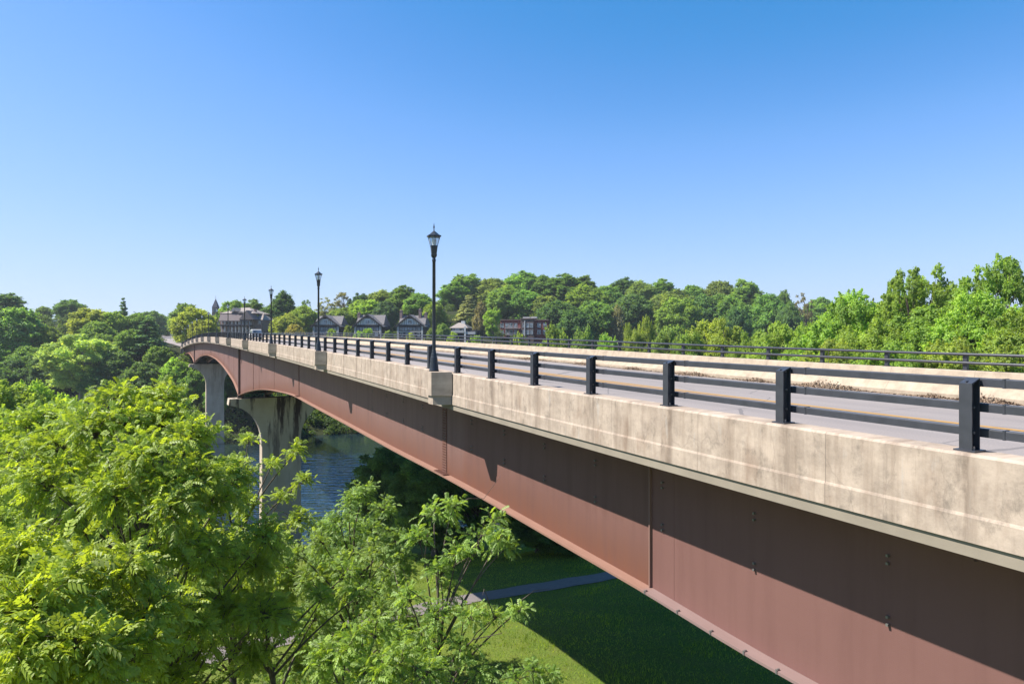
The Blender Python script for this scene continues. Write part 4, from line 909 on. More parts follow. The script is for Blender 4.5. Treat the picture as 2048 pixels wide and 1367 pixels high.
TREES = [
 # far left bank
 (14, 583, 75, 350, 'tall', 'dark', 'dark open crowned tree on the skyline at the far left edge'),
 (28, 612, 125, 262, 'broad', 'mid', 'big rounded green tree at the left edge below the skyline, shaded on its right'),
 (88, 612, 70, 460, 'broad', 'olive', 'low olive crown on the left skyline behind the long low building'),
 (140, 597, 68, 420, 'broad', 'dark', 'dark domed tree standing highest on the left skyline'),
 (182, 613, 90, 335, 'broad', 'yellow', 'yellow green domed tree right of the long low building'),
 (166, 634, 40, 300, 'sparse', 'brown', 'brownish thin tree right of the long low building'),
 (222, 621, 66, 300, 'broad', 'bright', 'bright green rounded tree left of the ragged pine'),
 (246, 596, 34, 305, 'conifer', 'dark', 'ragged dark pine with a flat top breaking the left skyline'),
 (95, 652, 60, 285, 'broad', 'bright', 'small bright tree right below the long low building'),
 (68, 655, 30, 290, 'broad', 'olive', 'little olive tree against the front of the long low building'),
 (160, 661, 150, 226, 'pale', 'pale', 'big pale green sycamore with a pale trunk on the left river bank'),
 (205, 665, 70, 262, 'broad', 'mid', 'mid green tree behind the right side of the pale sycamore'),
 (243, 672, 46, 245, 'weeping', 'grey', 'grey green weeping tree left of the dark spruce'),
 (297, 632, 76, 243, 'conifer', 'blue', 'tall dark blue green spruce left of the hill road'),
 (278, 622, 66, 330, 'broad', 'mid', 'rounded green tree just right of the ragged pine'),
 (305, 620, 60, 520, 'broad', 'mid', 'far green crown on the skyline left of the hill road'),
 (334, 632, 48, 560, 'broad', 'mid', 'round green tree at the top of the hill road'),
 (352, 624, 40, 640, 'broad', 'dark', 'small far dark crown on the skyline right of the hill road'),
 (372, 604, 70, 340, 'broad', 'mid', 'green tree rising behind the yellow green dome by the hill road'),
 (388, 611, 86, 300, 'broad', 'yellow', 'large yellow green domed tree right of the hill road'),
 (408, 637, 62, 280, 'broad', 'yellow', 'lower yellow green dome left of the veranda house'),
 (256, 744, 46, 218, 'broad', 'olive', 'small olive tree on the river bank right of the pale sycamore'),
 (352, 716, 64, 226, 'broad', 'bright', 'bright leafy tree below the retaining wall'),
 (385, 738, 60, 216, 'broad', 'mid', 'green tree behind the left side of the farther pier'),
 (342, 752, 62, 215, 'broad', 'pale', 'pale leafy tree on the bank left of the farther pier'),
 (372, 775, 52, 212, 'bush', 'pale', 'pale bush on the bank just left of the farther pier'),
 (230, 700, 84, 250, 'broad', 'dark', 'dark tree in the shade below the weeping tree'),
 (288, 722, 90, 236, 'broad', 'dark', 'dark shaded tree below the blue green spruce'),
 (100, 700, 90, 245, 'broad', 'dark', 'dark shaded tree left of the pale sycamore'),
 (25, 715, 110, 240, 'broad', 'dark', 'dark shaded tree at the left edge above the near crowns'),
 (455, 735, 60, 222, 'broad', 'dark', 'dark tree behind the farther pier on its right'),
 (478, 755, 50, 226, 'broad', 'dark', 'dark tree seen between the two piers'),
 (60, 690, 90, 255, 'broad', 'mid', 'mid green tree below the long low building, left of the sycamore'),
 (125, 690, 80, 250, 'broad', 'mid', 'mid green tree tucked behind the left side of the pale sycamore'),
 (195, 640, 70, 285, 'broad', 'mid', 'mid green tree in the middle of the left hillside'),
 (262, 655, 60, 262, 'broad', 'mid', 'green tree between the weeping tree and the blue green spruce'),
 (318, 690, 60, 236, 'broad', 'mid', 'green tree at the foot of the blue green spruce'),
 (200, 730, 80, 234, 'broad', 'dark', 'dark tree in deep shade right of the sycamore trunk'),
 (430, 770, 50, 214, 'broad', 'mid', 'green tree on the bank just right of the farther pier'),
 (590, 800, 80, 232, 'broad', 'dark', 'dark bank tree glimpsed right of the nearer pier'),
 (660, 795, 90, 240, 'broad', 'dark', 'dark bank tree across the water below the girder'),
 # behind the houses
 (470, 599, 74, 345, 'broad', 'mid', 'green tree behind the left half of the veranda house roof'),
 (507, 597, 66, 335, 'tall', 'mid', 'green tree behind the right half of the veranda house roof'),
 (563, 579, 62, 322, 'tall', 'dark', 'tall dark tree behind the third street lamp'),
 (536, 612, 60, 310, 'broad', 'dark', 'dark tree right of the veranda house'),
 (574, 627, 70, 285, 'broad', 'yellow', 'bright yellow green dome right of the third street lamp'),
 (608, 608, 62, 305, 'broad', 'bright', 'bright green tree left of the second street lamp'),
 (612, 596, 26, 345, 'sparse', 'dark', 'small dark wispy tree on the skyline left of the second lamp'),
 (653, 592, 46, 345, 'sparse', 'grey', 'grey thin leaved tree on the skyline right of the second lamp'),
 (685, 581, 40, 350, 'sparse', 'brown', 'brownish thin leaved tree above the gap between the first two gabled houses'),
 (700, 597, 40, 340, 'conifer', 'blue', 'dark conifer between the brownish thin tree and the dark pine'),
 (683, 613, 60, 318, 'broad', 'olive', 'olive tree between the leftmost and middle gabled houses'),
 (720, 583, 42, 335, 'tall', 'dark', 'dark spreading pine on the skyline above the middle gabled house'),
 (733, 597, 84, 322, 'broad', 'bright', 'bright green tree behind the middle gabled house'),
 (772, 600, 56, 312, 'broad', 'blue', 'dark blue green round tree between the middle and right gabled houses'),
 (762, 580, 70, 345, 'broad', 'olive', 'olive green tree on the skyline behind the dark round tree'),
 (806, 569, 64, 340, 'tall', 'mid', 'taller green tree on the skyline above the right gabled house'),
 (838, 584, 70, 330, 'broad', 'mid', 'green tree behind the chimneys of the right gabled house'),
 (868, 600, 50, 318, 'broad', 'bright', 'bright green tree right behind the nearest lamp pole'),
 (590, 648, 46, 262, 'bush', 'orange', 'low orange tinged bush left of the second lamp'),
 (664, 652, 22, 262, 'bush', 'bright', 'small bright bush in front of the leftmost gabled house'),
 (696, 650, 28, 266, 'bush', 'olive', 'olive bush right of the leftmost gabled house'),
 (736, 651, 26, 264, 'bush', 'bright', 'bright rounded bush in front of the middle gabled house'),
 (717, 661, 28, 262, 'bush', 'bright', 'low bright bush by the left corner of the middle gabled house'),
 (822, 660, 26, 262, 'bush', 'yellow', 'yellow green bush in front of the right gabled house'),
 (777, 660, 28, 266, 'bush', 'olive', 'olive bush between the middle and right gabled houses'),
 (863, 650, 30, 272, 'bush', 'olive', 'olive bush right of the gabled house with tall chimneys'),
 (886, 645, 34, 285, 'broad', 'olive', 'small round olive tree left of the low dark house'),
 (905, 663, 30, 270, 'bush', 'bright', 'bright bush below the low dark house'),
 (950, 664, 40, 265, 'bush', 'bright', 'bright bush right of the low dark house'),
 # wooded ridge
 (905, 562, 70, 385, 'tall', 'mid', 'green ridge tree right of the nearest lamp, leftmost of the high ridge crowns'),
 (934, 544, 84, 400, 'tall', 'mid', 'tall green crown at the left end of the high ridge skyline'),
 (938, 588, 56, 345, 'conifer', 'grey', 'grey green conifer left of the brown columnar tree'),
 (961, 603, 34, 318, 'weeping', 'brown', 'brown columnar tree left of the red brick apartment block'),
 (985, 611, 40, 300, 'pale', 'bright', 'small bright tree with a bare trunk left of the red apartment block'),
 (985, 555, 90, 395, 'broad', 'olive', 'olive ridge crown second from the left end of the high ridge'),
 (1012, 572, 90, 360, 'broad', 'mid', 'full green tree above the left end of the red apartment block'),
 (1046, 540, 90, 410, 'broad', 'mid', 'highest rounded crown of the ridge above the red apartment block'),
 (1050, 575, 84, 356, 'broad', 'mid', 'leafy green tree rising behind the middle of the red apartment block'),
 (1085, 549, 72, 405, 'broad', 'mid', 'ridge crown right of the highest rounded one'),
 (1090, 590, 84, 350, 'broad', 'olive', 'olive tree behind the right end of the red apartment block'),
 (1128, 546, 96, 400, 'tall', 'mid', 'broad ridge crown with a dip of sky on its left'),
 (1165, 548, 70, 405, 'tall', 'mid', 'ridge crown with ragged right edge above the middle of the wood'),
 (1170, 570, 90, 370, 'broad', 'bright', 'lighter green tree just below the ragged ridge crown'),
 (1115, 598, 90, 330, 'broad', 'dark', 'dark rounded tree right above the end of the red apartment block'),
 (1190, 596, 100, 325, 'broad', 'mid', 'large mid green tree left of the small brick house'),
 (1150, 618, 80, 300, 'broad', 'dark', 'dark tree front of the wood left of the small brick house'),
 (1212, 569, 80, 390, 'broad', 'mid', 'ridge tree above the small brick house'),
 (1248, 552, 64, 420, 'tall', 'dark', 'dark ridge crown standing alone above the small brick house'),
 (1282, 561, 70, 410, 'broad', 'olive', 'olive ridge crown right of the dark lone one'),
 (1235, 610, 40, 318, 'weeping', 'brown', 'brownish tree right beside the small brick house'),
 (1265, 585, 90, 370, 'broad', 'dark', 'dark tree above the yellow green riverside tree'),
 (1325, 556, 66, 425, 'tall', 'mid', 'ridge crown in the middle of the long wooded skyline'),
 (1345, 575, 104, 390, 'broad', 'olive', 'wide olive dome below the middle of the ridge skyline'),
 (1358, 592, 96, 340, 'broad', 'bright', 'bright green rounded tree in the middle of the wooded slope'),
 (1385, 568, 60, 430, 'broad', 'mid', 'lower ridge crown right of the wide olive dome'),
 (1410, 590, 84, 350, 'broad', 'dark', 'dark tree right of the bright rounded slope tree'),
 (1440, 559, 80, 425, 'broad', 'olive', 'olive ridge crown left of the tall ragged one'),
 (1490, 556, 84, 415, 'tall', 'mid', 'tall ragged ridge crown at the right end of the far skyline'),
 (1450, 583, 100, 350, 'broad', 'mid', 'green tree below the tall ragged ridge crown'),
 (1475, 612, 60, 320, 'broad', 'dark', 'dark tree low on the slope under the ragged ridge crown'),
 (1535, 585, 84, 370, 'broad', 'mid', 'green dome right of the tall ragged ridge crown'),
 (1567, 576, 36, 420, 'tall', 'mid', 'small crown on the skyline left of the brown thin tree'),
 (1605, 582, 46, 380, 'sparse', 'brown', 'brown thin leaved tree on the skyline right of the ridge'),
 (1578, 606, 60, 345, 'broad', 'dark', 'dark tree below the brown thin leaved tree'),
 (1640, 592, 70, 420, 'broad', 'mid', 'far green crown just left of the near right trees'),
 # riverside trees beyond the road
 (1112, 641, 90, 205, 'broad', 'bright', 'bright dome in front of the right end of the red apartment block'),
 (1165, 648, 70, 190, 'broad', 'olive', 'olive riverside tree right of the bright dome'),
 (1214, 663, 74, 180, 'broad', 'bright', 'low bright riverside tree below the small brick house'),
 (1040, 668, 60, 215, 'bush', 'olive', 'olive bush below the red apartment block'),
 (1280, 615, 90, 175, 'mid', 'yellow', 'yellow green riverside tree with twigs showing, above the far railing'),
 (1335, 640, 84, 150, 'mid', 'olive', 'olive riverside tree right of the yellow green one with twigs'),
 (1428, 627, 150, 140, 'mid', 'yellow', 'wide yellow green riverside tree in the middle above the far railing'),
 (1385, 650, 84, 130, 'mid', 'bright', 'lower bright tree left of the wide yellow green one'),
 (1500, 645, 84, 125, 'mid', 'bright', 'bright green tree right of the wide yellow green one'),
 (1560, 625, 120, 118, 'mid', 'bright', 'large leafy tree left of the tall near right trees'),
 (1625, 635, 110, 100, 'mid', 'bright', 'leafy bright tree just left of the two peaked tree'),
 (1700, 566, 160, 96, 'mid', 'bright', 'two peaked leafy tree on the right, lower than its tall neighbours'),
 (1745, 615, 130, 84, 'mid', 'bright', 'leafy tree in front between the two peaked tree and the gappy one'),
 (1838, 537, 180, 88, 'loose', 'bright', 'tall open crowned tree with gaps of sky, second from the right edge'),
 (1870, 590, 190, 80, 'mid', 'bright', 'dense green tree in front of the gappy open crowned tree'),
 (1985, 512, 190, 78, 'loose', 'bright', 'tallest tree at the right edge with a ragged open top'),
 (1960, 570, 170, 74, 'mid', 'bright', 'dense leafy tree below the tallest ragged top'),
 (2055, 600, 180, 66, 'mid', 'bright', 'leafy tree cut by the right edge of the view'),
 (1935, 655, 170, 58, 'mid', 'yellow', 'lower yellow green tree close behind the far railing on the right'),
 (1790, 665, 150, 62, 'mid', 'bright', 'lower bright tree close behind the far railing'),
 (1660, 668, 130, 76, 'mid', 'yellow', 'low yellow green tree behind the far railing, left of the right group'),
 (1752, 585, 120, 105, 'mid', 'olive', 'olive tree filling the dip between the two peaked tree and the gappy one'),
 (1800, 560, 90, 98, 'loose', 'bright', 'thin topped tree just left of the gappy open crowned one'),
 (1905, 560, 110, 92, 'mid', 'bright', 'dense tree between the gappy crown and the tallest right one'),
 # beneath the bridge
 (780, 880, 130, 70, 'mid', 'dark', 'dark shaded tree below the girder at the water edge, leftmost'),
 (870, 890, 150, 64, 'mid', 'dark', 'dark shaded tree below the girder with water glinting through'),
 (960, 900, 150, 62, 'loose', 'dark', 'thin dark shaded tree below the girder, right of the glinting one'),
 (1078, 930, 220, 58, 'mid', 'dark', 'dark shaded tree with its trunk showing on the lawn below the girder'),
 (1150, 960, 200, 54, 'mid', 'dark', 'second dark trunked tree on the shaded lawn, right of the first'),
 # mid distance, left
 (10, 738, 190, 78, 'mid', 'bright', 'bright leafy tree at the left edge, behind the nearest crowns'),
 (75, 748, 150, 82, 'mid', 'bright', 'bright tree with a knobbly crown in front of the pale sycamore'),
 (128, 778, 130, 78, 'mid', 'bright', 'small green tree under the pale sycamore'),
 (345, 792, 130, 84, 'mid', 'pale', 'pale leafy tree left of the farther pier, behind the near crowns'),
]
for a in TREES:
    px, yt, w, Y, kind, colr, lab = a
    bush = kind == 'bush'
    tree(px, yt, w, Y, kind, colr, lab, 'bush' if bush else 'tree', 'bush' if bush else 'tree', hmin=1.5 if bush else 4.)
# undergrowth that covers the banks and fills the wood between the trees
mb = MB(); rng = np.random.default_rng(8); lob = []
rqxy = RQ[::3, :2]
def scatter(n, xr, yr, rr, tmin, dmax=1e9, dmin=-1e9):
    for i in range(n):
        X = rng.uniform(*xr); Y = rng.uniform(*yr); t, D = tD(X, Y)
        if t < tmin or not dmin < D < dmax or ground(X, Y) < WZ + .3: continue
        if -3 < D < 26 and t > 252: continue
        if np.hypot(rqxy[:, 0] - X, rqxy[:, 1] - Y).min() < 13: continue
        px = 1024 + F * X / Y
        if px < -150 or px > 2200: continue
        s = .35 if 560 < px < 960 and 240 < Y < 300 else .3 if 420 < px < 530 and Y < 300 else 1.
        r = rng.uniform(*rr) * s; lob.append((np.array([X, Y, ground(X, Y) + r * .35]), r))
scatter(1500, (-260, 330), (150, 470), (1.5, 3.6), 200)
scatter(700, (-240, -60), (190, 300), (1.0, 2.6), 205, 8)        # the steep wooded bank on the left
for i in range(900):                                              # along the far water's edge
    t = rng.uniform(200, 246); D = rng.uniform(-40, 150); X, Y = PX(t, D)
    if ground(X, Y) < WZ - .1 or (-3 < D < 26 and t > 250): continue
    r = rng.uniform(.9, 2.3); lob.append((np.array([X, Y, ground(X, Y) + r * .35]), r))
fill(mb, lob, 62, .72, rng, up=.6)
o = mb.build('undergrowth', M['leaf']); o.color = (.10, .16, .045, 1); struct(o, 'stuff')
# near bank shrubs beside the water
mb = MB(); lob = []
for i in range(420):
    X = rng.uniform(-75, 60); Y = rng.uniform(44, 112); t, D = tD(X, Y)
    if ground(X, Y) < WZ + .4 or t < 70: continue
    if 2 < D < 26 and t < 78: continue
    r = rng.uniform(.5, 1.6); lob.append((np.array([X, Y, ground(X, Y) + r * .3]), r))
fill(mb, lob, 260, .34, rng, up=.6)
o = mb.build('shrubbery', M['leaf']); o.color = (.11, .165, .04, 1); struct(o, 'stuff')

# ---- near trees: branches carrying feathered compound leaves
def leaf_template():
    V = []; Fc = []; cur = lambda s: (s, -.38 * s ** 2.2)
    n = 4
    for i in range(n):
        s = .28 + .62 * i / (n - 1); x, z = cur(s); ll = .40 * (1 - .25 * abs(i - 1.5) / 2)
        for sd in (-1, 1):
            d = np.array([.62, sd * .72, -.34 - .12 * (i % 2)]); d /= np.linalg.norm(d); b = np.array([x, 0, z]); w = np.array([.76, -sd * .60, 0]) * .098; tip = b + d * ll + np.array([0, 0, -.05])
            m1 = b + d * ll * .42 + np.array([0, 0, .012]); k = len(V); V += [b, m1 + w, tip, m1 - w, m1 + np.array([0, 0, -.022])]; Fc += [(k, k + 1, k + 4), (k + 1, k + 2, k + 4), (k + 2, k + 3, k + 4), (k + 3, k, k + 4)]
    x, z = cur(.92); b = np.array([x, 0, z]); d = np.array([.7, 0, -.7]); k = len(V); m1 = b + d * .12
    V += [b, m1 + [0, .095, 0.01], b + d * .40, m1 - [0, .095, -0.01], m1 + np.array([0, 0, -.022])]; Fc += [(k, k + 1, k + 4), (k + 1, k + 2, k + 4), (k + 2, k + 3, k + 4), (k + 3, k, k + 4)]
    k = len(V); V += [(0, -.006, 0), (0, .006, 0), (*[cur(.5)[0]], .005, cur(.5)[1]), (cur(.5)[0], -.005, cur(.5)[1])]; Fc += [(k, k + 1, k + 2), (k, k + 2, k + 3)]
    return np.array([np.array(v, float) for v in V]), np.array(Fc)
LV, LF = leaf_template()
def near_tree(name, label, base, tops, nfill, env, leafL, seed, colr, tw=(16, 26), r0=.14, bare=0, lr=(.45, .85), dense=.82):
    """tops: explicit lobe centres (world); nfill random lobes inside ellipsoid env=(centre, radii)"""
    rng = np.random.default_rng(seed); base = np.array(base, float); lob = [(np.array(p, float), r) for p, r in tops]
    c0, rad = np.array(env[0], float), np.array(env[1], float); tries = 0
    while len(lob) < nfill + len(tops) and tries < 8000:
        tries += 1; d = rdir(rng, 1, .15)[0]; q = rng.uniform(.2, 1) ** .45; p = c0 + d * rad * q; r = rng.uniform(*lr)
        if all(np.linalg.norm(p - o) > .55 * (r + ro) for o, ro in lob): lob.append((p, r))
    wood = MB(); O = []; Dr = []; Ls = []; Rn = []
    H = max(p[2] for p, r in lob) - base[2]; k = 10
    axis = c0[:2] - base[:2]; z = np.linspace(0, H * .86, k); q = np.linspace(0, 1, k)
    tr = np.column_stack([axis[0] * q ** 1.5 + np.cumsum(rng.normal(0, .05, k)), axis[1] * q ** 1.5 + np.cumsum(rng.normal(0, .05, k)), z]) + base
    wood.tube(tr, np.linspace(r0, r0 * .16, k), 9)
    for c, r in lob:
        zz = np.clip(c[2] - base[2] - rng.uniform(.15, .3) * H - .35 * np.hypot(*(c[:2] - tr[k // 2, :2])), H * .15, H * .82)
        s = np.array([np.interp(zz, z, tr[:, j]) for j in range(3)]); m = (s + c) / 2 + np.array([0, 0, .10 * np.linalg.norm(c - s)]) + rng.normal(0, .12, 3)
        qq = np.linspace(0, 1, 6)[:, None]; pts = s * (1 - qq) ** 2 + 2 * m * qq * (1 - qq) + c * qq ** 2
        wood.tube(pts, np.linspace(r0 * .32 * (1 - .5 * zz / H) + .008, .012, 6), 6)
        out = unit(c - s); nt = int(1.55 * rng.integers(*tw) * (r / .65) ** 1.6 * dense) + 3
        for _ in range(nt):
            d = unit(rdir(rng, 1, .25)[0] * .9 + out * .55); L = r * rng.uniform(.55, 1.15); e = c + d * L * np.array([1, 1, .85]); st = c - d * r * .1
            mid = (st + e) / 2 + np.array([0, 0, .10 * L]); wood.tube([st, mid, e], [.011, .007, .003], 4)
            nl = rng.integers(6, 10); ph = rng.uniform(0, 6.28); tone = rng.normal(0, .1)
            for j in range(nl):
                f = 1 - .8 * (j / nl); p = st * (1 - f) ** 2 + 2 * mid * f * (1 - f) + e * f ** 2
                a = ph + j * 2.4; sd = unit(np.cross(d, [0, 0, 1.]) + 1e-6); u2 = np.cross(sd, d)
                dd = unit(d * (.55 if j else 1.3) + (sd * cos(a) + u2 * sin(a)) * .75 + np.array([0, 0, .12])); O.append(p); Dr.append(dd); Ls.append(leafL * .66 * rng.uniform(.55, 1.2)); Rn.append(tone)
    for _ in range(bare):
        c, r = lob[rng.integers(len(lob))]; d = rdir(rng, 1, .4)[0]; wood.tube([c, c + d * .5 + [0, 0, .05], c + d * 1.0 + rng.normal(0, .1, 3), c + d * 1.35 + rng.normal(0, .12, 3)], [.014, .011, .007, .003], 5)
    O, Dr, Ls = np.array(O), np.array(Dr), np.array(Ls); n = len(O)
    s = unit(np.cross(Dr, np.array([0, 0, 1.]) + rng.normal(0, .7, (n, 3)))); nn_ = np.cross(s, Dr); nn_ *= np.sign(nn_[:, 2:3]); s = np.cross(nn_, Dr)
    V = O[:, None, :] + Ls[:, None, None] * (LV[None, :, 0:1] * Dr[:, None, :] + LV[None, :, 1:2] * s[:, None, :] + LV[None, :, 2:3] * nn_[:, None, :] * .4)
    V[:, :, 2] += (Ls[:, None] * LV[None, :, 2]) * rng.uniform(.1, 1.2, n)[:, None]
    Fa = (LF[None] + (np.arange(n) * len(LV))[:, None, None]).reshape(-1, 3)
    rn = np.repeat((.42 + np.array(Rn) + rng.normal(0, .14, n)), len(LF)) + rng.normal(0, .06, n * len(LF))
    lf = MB(); lf.add(V.reshape(-1, 3) - base, Fa, rnd=rn.clip(.02, 1))
    r = thing(name, label, 'tree', base); wm = MB()
    for v in wood.v: v -= base
    o = lf.build('crown', M['leaf_near'], r); o.color = (colr[0] * 2.05, colr[1] * 2.18, colr[2] * 2.6, 1); wood.build('trunk', M['bark'], r); return r
def lobes_at(lst): return [(tuple(at(px, py, Y)), r) for px, py, Y, r in lst]
NG = (.135, .17, .022)
near_tree('ash_tree', 'tall leafy tree with feathered yellow green leaves filling the left foreground', (-8.4, 15.6, ground(-8.4, 15.6)),
          lobes_at([(235, 800, 16, .5), (250, 850, 15.5, .8), (325, 800, 16.5, .5), (330, 855, 16, .75), (190, 870, 15, .8), (385, 880, 15.5, .6), (120, 900, 15.5, .8), (285, 920, 14.5, .9), (400, 950, 15, .6), (60, 940, 15, .8), (345, 980, 14.5, .8), (420, 1010, 15.5, .6)]),
          62, ((-8.3, 15.4, -5.6), (2.9, 2.7, 3.6)), .40, 1, NG)
near_tree('ash_tree', 'leafy tree at the left edge behind the tall foreground one, lower right part hidden', (-14.6, 20, ground(-14.6, 20)),
          lobes_at([(10, 850, 20, .8), (60, 860, 19.5, .8), (100, 840, 20, .6), (140, 850, 19.5, .7), (20, 910, 19, .9), (90, 920, 18.5, .9)]),
          44, ((-13.6, 19.6, -6.2), (3.2, 2.6, 3.6)), .40, 2, (.125, .165, .024))
near_tree('ash_tree', 'nearest tree at the bottom left corner with big drooping feathered leaves', (-7.6, 9.8, ground(-7.6, 9.8)),
          lobes_at([(40, 1120, 10, .5), (120, 1180, 9.5, .55), (60, 1230, 9, .6), (150, 1290, 8.8, .5), (30, 1320, 8.5, .6), (240, 1150, 10.5, .5), (190, 1340, 9, .5)]),
          22, ((-7.2, 10, -4.6), (1.7, 1.5, 1.7)), .46, 3, (.145, .175, .02))
near_tree('ash_tree', 'slender branched tree reaching up in front of the nearer pier', (-9.4, 23, ground(-9.4, 23)),
          lobes_at([(497, 885, 23, .36), (478, 930, 23, .45), (440, 940, 23, .5), (592, 905, 22.5, .34), (545, 928, 22.5, .26), (560, 1000, 22, .4), (605, 965, 22, .36), (495, 1010, 22, .6), (440, 1010, 22.5, .7), (600, 1040, 22, .5), (540, 1080, 21.5, .7), (470, 1090, 21.5, .8)]),
          24, ((-8.4, 22, -8.9), (2.4, 2.2, 2.2)), .36, 4, (.14, .175, .026), bare=7, lr=(.5, .85))
near_tree('ash_tree', 'rounded light green tree in front of the river below the girder', (-6.4, 27, ground(-6.4, 27)),
          lobes_at([(730, 985, 27, .6), (700, 1010, 26.5, .7), (765, 1020, 26.5, .6), (680, 1050, 26, .8), (740, 1070, 26, .8), (650, 1060, 26, .6), (790, 1080, 26, .55)]),
          30, ((-5.9, 26.5, -9.4), (2.2, 2.0, 2.6)), .33, 5, (.115, .165, .04), lr=(.5, .85))
near_tree('ash_tree', 'shaded leafy tree in the lower middle, left of the sapling', (-6.0, 18, ground(-6.0, 18)),
          lobes_at([(470, 1130, 18, .6), (440, 1200, 17, .7), (500, 1250, 17, .5), (690, 1150, 18, .5), (720, 1190, 17.5, .45), (640, 1200, 17.5, .4), (660, 1330, 16, .5)]),
          7, ((-6.4, 17.2, -8.6), (2.4, 1.9, 2.2)), .34, 6, (.105, .15, .026), lr=(.4, .65))
near_tree('ash_tree', 'fresh green leafy tree low in the centre, between the rounded light tree and the sapling', (-4.9, 20.5, ground(-4.9, 20.5)),
          lobes_at([(600, 1110, 20.5, .5), (645, 1085, 20.5, .5), (695, 1125, 20, .55), (745, 1110, 20, .5), (775, 1150, 19.8, .5), (625, 1165, 20, .5), (700, 1190, 19.6, .55), (740, 1225, 19.4, .5), (575, 1135, 20.4, .4), (795, 1205, 19.4, .45), (655, 1240, 19.4, .45), (820, 1255, 19.2, .45), (770, 1290, 19, .5)]),
          6, ((-4.6, 20, -8.6), (1.6, 1.4, 1.5)), .31, 16, (.115, .155, .034), lr=(.4, .6))
near_tree('sapling', 'thin sapling with sparse drooping leaves standing before the lawn under the girder', (-1.75, 15.2, ground(-1.75, 15.2)),
          lobes_at([(868, 1030, 15.5, .36), (905, 1015, 15.5, .36), (840, 1085, 15.2, .42), (985, 1045, 15.4, .32), (960, 1075, 15.2, .42), (1005, 1100, 15, .34), (915, 1110, 15, .46), (880, 1150, 15, .45), (1000, 1075, 15, .25), (1035, 1222, 14.6, .26), (990, 1235, 14.6, .3), (940, 1240, 14.5, .4), (870, 1240, 14.6, .5), (820, 1200, 14.8, .45), (920, 1300, 14.5, .42), (850, 1310, 14.4, .5), (960, 1340, 14.4, .3), (800, 1280, 14.4, .45), (900, 1180, 15.2, .36)]),
          0, ((-1.5, 15, -6), (1.2, 1, 2)), .30, 7, (.12, .17, .034), tw=(13, 20), r0=.085, bare=12)
near_tree('ash_tree', 'low leafy tree at the bottom edge left of the sapling', (-3.6, 13.4, ground(-3.6, 13.4)),
          lobes_at([(750, 1270, 13.4, .5), (700, 1300, 13, .5), (800, 1330, 12.8, .5), (760, 1350, 12.6, .5), (660, 1330, 13, .5), (850, 1350, 13, .4)]),
          10, ((-2.9, 13, -7.4), (1.3, 1., 1.2)), .34, 8, (.12, .165, .028))
near_tree('bushy_tree', 'small leafy crown poking up at the bottom edge right of the sapling', (.55, 17, ground(.55, 17)),
          lobes_at([(1065, 1345, 17, .35), (1100, 1352, 17, .3), (1035, 1360, 17, .35), (1080, 1385, 17, .5), (1010, 1395, 17, .45)]), 4, ((.5, 17, -9.4), (.8, .7, .8)), .28, 9, (.10, .15, .03), r0=.06)

# grass blades on the lawn
rng = np.random.default_rng(12); n = 150000
px = rng.uniform(880, 1600, n); X = np.zeros(n)
Yq = rng.uniform(20, 66, n); Xq = rng.uniform(-16, 26, n); pp = 1024 + F * Xq / Yq
ok = (pp > 520) & (pp < 1650); Xq, Yq = Xq[ok], Yq[ok]
pxy = np.array(pth); dmin = np.full(len(Xq), 99.)
for (a, b_) in zip(pth[:-1], pth[1:]):
    ax, ay = b_[0] - a[0], b_[1] - a[1]; s = np.clip(((Xq - a[0]) * ax + (Yq - a[1]) * ay) / (ax * ax + ay * ay), 0, 1); dmin = np.minimum(dmin, np.hypot(Xq - a[0] - s * ax, Yq - a[1] - s * ay))
Xq, Yq = Xq[dmin > 1.3], Yq[dmin > 1.3]; n = len(Xq); Zq = tz(Xq, Yq); a = rng.random(n) * 6.28; w = rng.uniform(.01, .022, n); h = rng.uniform(.04, .12, n) * (1 + .9 * (np.sin(Xq * .8 + 1) * np.sin(Yq * .9) > .55))
b0 = np.stack([Xq - np.cos(a) * w, Yq - np.sin(a) * w, Zq - .02], -1); b1 = np.stack([Xq + np.cos(a) * w, Yq + np.sin(a) * w, Zq - .02], -1); tp = np.stack([Xq + rng.normal(0, .05, n), Yq + rng.normal(0, .05, n), Zq + h], -1)
mb = MB(); mb.add(np.stack([b0, b1, tp], 1).reshape(-1, 3), np.arange(3 * n).reshape(-1, 3), rnd=(.45 + .25 * np.sin(Xq * .9 + np.sin(Yq * .7) * 2) * np.sin(Yq * .55 + Xq * .2) + rng.normal(0, .18, n)).clip(.03, 1))
o = mb.build('grass', M['leaf']); o.color = (.19, .27, .042, 1); struct(o, 'stuff')

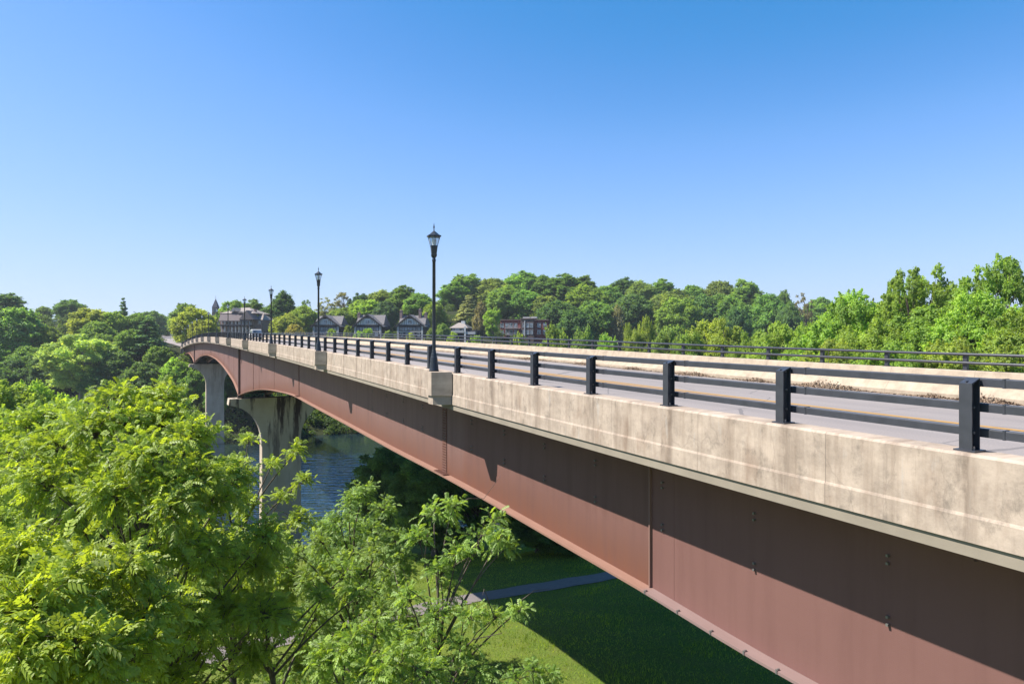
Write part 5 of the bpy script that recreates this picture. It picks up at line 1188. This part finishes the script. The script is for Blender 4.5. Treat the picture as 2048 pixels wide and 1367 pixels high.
# ------------------------------------------------------------------ light, sky, camera
EL = math.atan2(1.36, 1.0965); to_sun = Vector((-1.0955, -.048, 1.36)).normalized()
sun = bpy.data.lights.new('sun', 'SUN'); sun.energy = 5.0; sun.angle = R(.5); sun.color = (1, .945, .86)
so = link('sun', sun, None, (-60, 0, 80)); so.rotation_euler = to_sun.to_track_quat('Z', 'Y').to_euler()
w = bpy.data.worlds.new('World'); scene.world = w; w.use_nodes = True; nt = w.node_tree; bg = nt.nodes['Background']
sky = nt.nodes.new('ShaderNodeTexSky'); sky.sky_type = 'NISHITA'; sky.sun_disc = False; sky.sun_elevation = EL; sky.sun_rotation = math.atan2(to_sun.x, to_sun.y)
sky.air_density = 1.0; sky.dust_density = .25; sky.ozone_density = 2.5; sky.altitude = 100
sp_ = nt.nodes.new('ShaderNodeSeparateColor'); cb_ = nt.nodes.new('ShaderNodeCombineColor'); nt.links.new(sky.outputs[0], sp_.inputs[0])
def response(sock, pts):                       # clear deep blue overhead, paler but never white at the horizon
    n = nt.nodes.new('ShaderNodeFloatCurve'); cv = n.mapping.curves[0]
    for q, (x, y) in enumerate(pts):
        if q < 2: cv.points[0 if q == 0 else len(cv.points) - 1].location = (x / 12, y / 12)
        else: cv.points.new(x / 12, y / 12)
    n.mapping.update(); nt.links.new(math_(nt, 'MULTIPLY', sock, 1 / 12), n.inputs['Value']); return math_(nt, 'MULTIPLY', n.outputs[0], 12.)
nt.links.new(response(sp_.outputs[0], [(0, 0), (12, 4.6), (1.1, .32), (1.42, .72), (1.8, 1.30), (3, 2.45), (4.6, 3.35), (7, 4.0)]), cb_.inputs[0])
nt.links.new(response(sp_.outputs[1], [(0, 0), (12, 5.6), (1.6, 1.5), (2.35, 2.22), (2.9, 2.85), (4.5, 3.95), (6.5, 4.7)]), cb_.inputs[1])
nt.links.new(math_(nt, 'MINIMUM', math_(nt, 'MULTIPLY', sp_.outputs[2], 1.27), 6.4), cb_.inputs[2])
nt.links.new(cb_.outputs[0], bg.inputs[0]); bg.inputs[1].default_value = .083
cam = bpy.data.cameras.new('camera'); cam.sensor_width = 36; cam.lens = F / 2048 * 36; cam.clip_end = 6000; cam.clip_start = .1
co = link('camera', cam, None, (0, 0, 0)); co.rotation_euler = (R(90), 0, 0); scene.camera = co
scene.view_settings.view_transform = 'Standard'; scene.view_settings.look = 'None'; scene.view_settings.exposure = 1.0; scene.view_settings.gamma = 1
# thin summer haze
hz = MB(); hz.box(-2750, 2750, -120, 3350, -40, 75); m, nt, b = mat('haze'); nt.nodes.remove(b); v = N(nt, 'ShaderNodeVolumePrincipled'); v.inputs['Color'].default_value = (.86, .92, 1, 1); v.inputs['Density'].default_value = .00013; v.inputs['Anisotropy'].default_value = .2
lk(nt, v.outputs[0], nt.nodes['Material Output'].inputs['Volume']); struct(hz.build('haze', m), 'stuff')
scene.cycles.max_bounces = 8; scene.cycles.transparent_max_bounces = 8
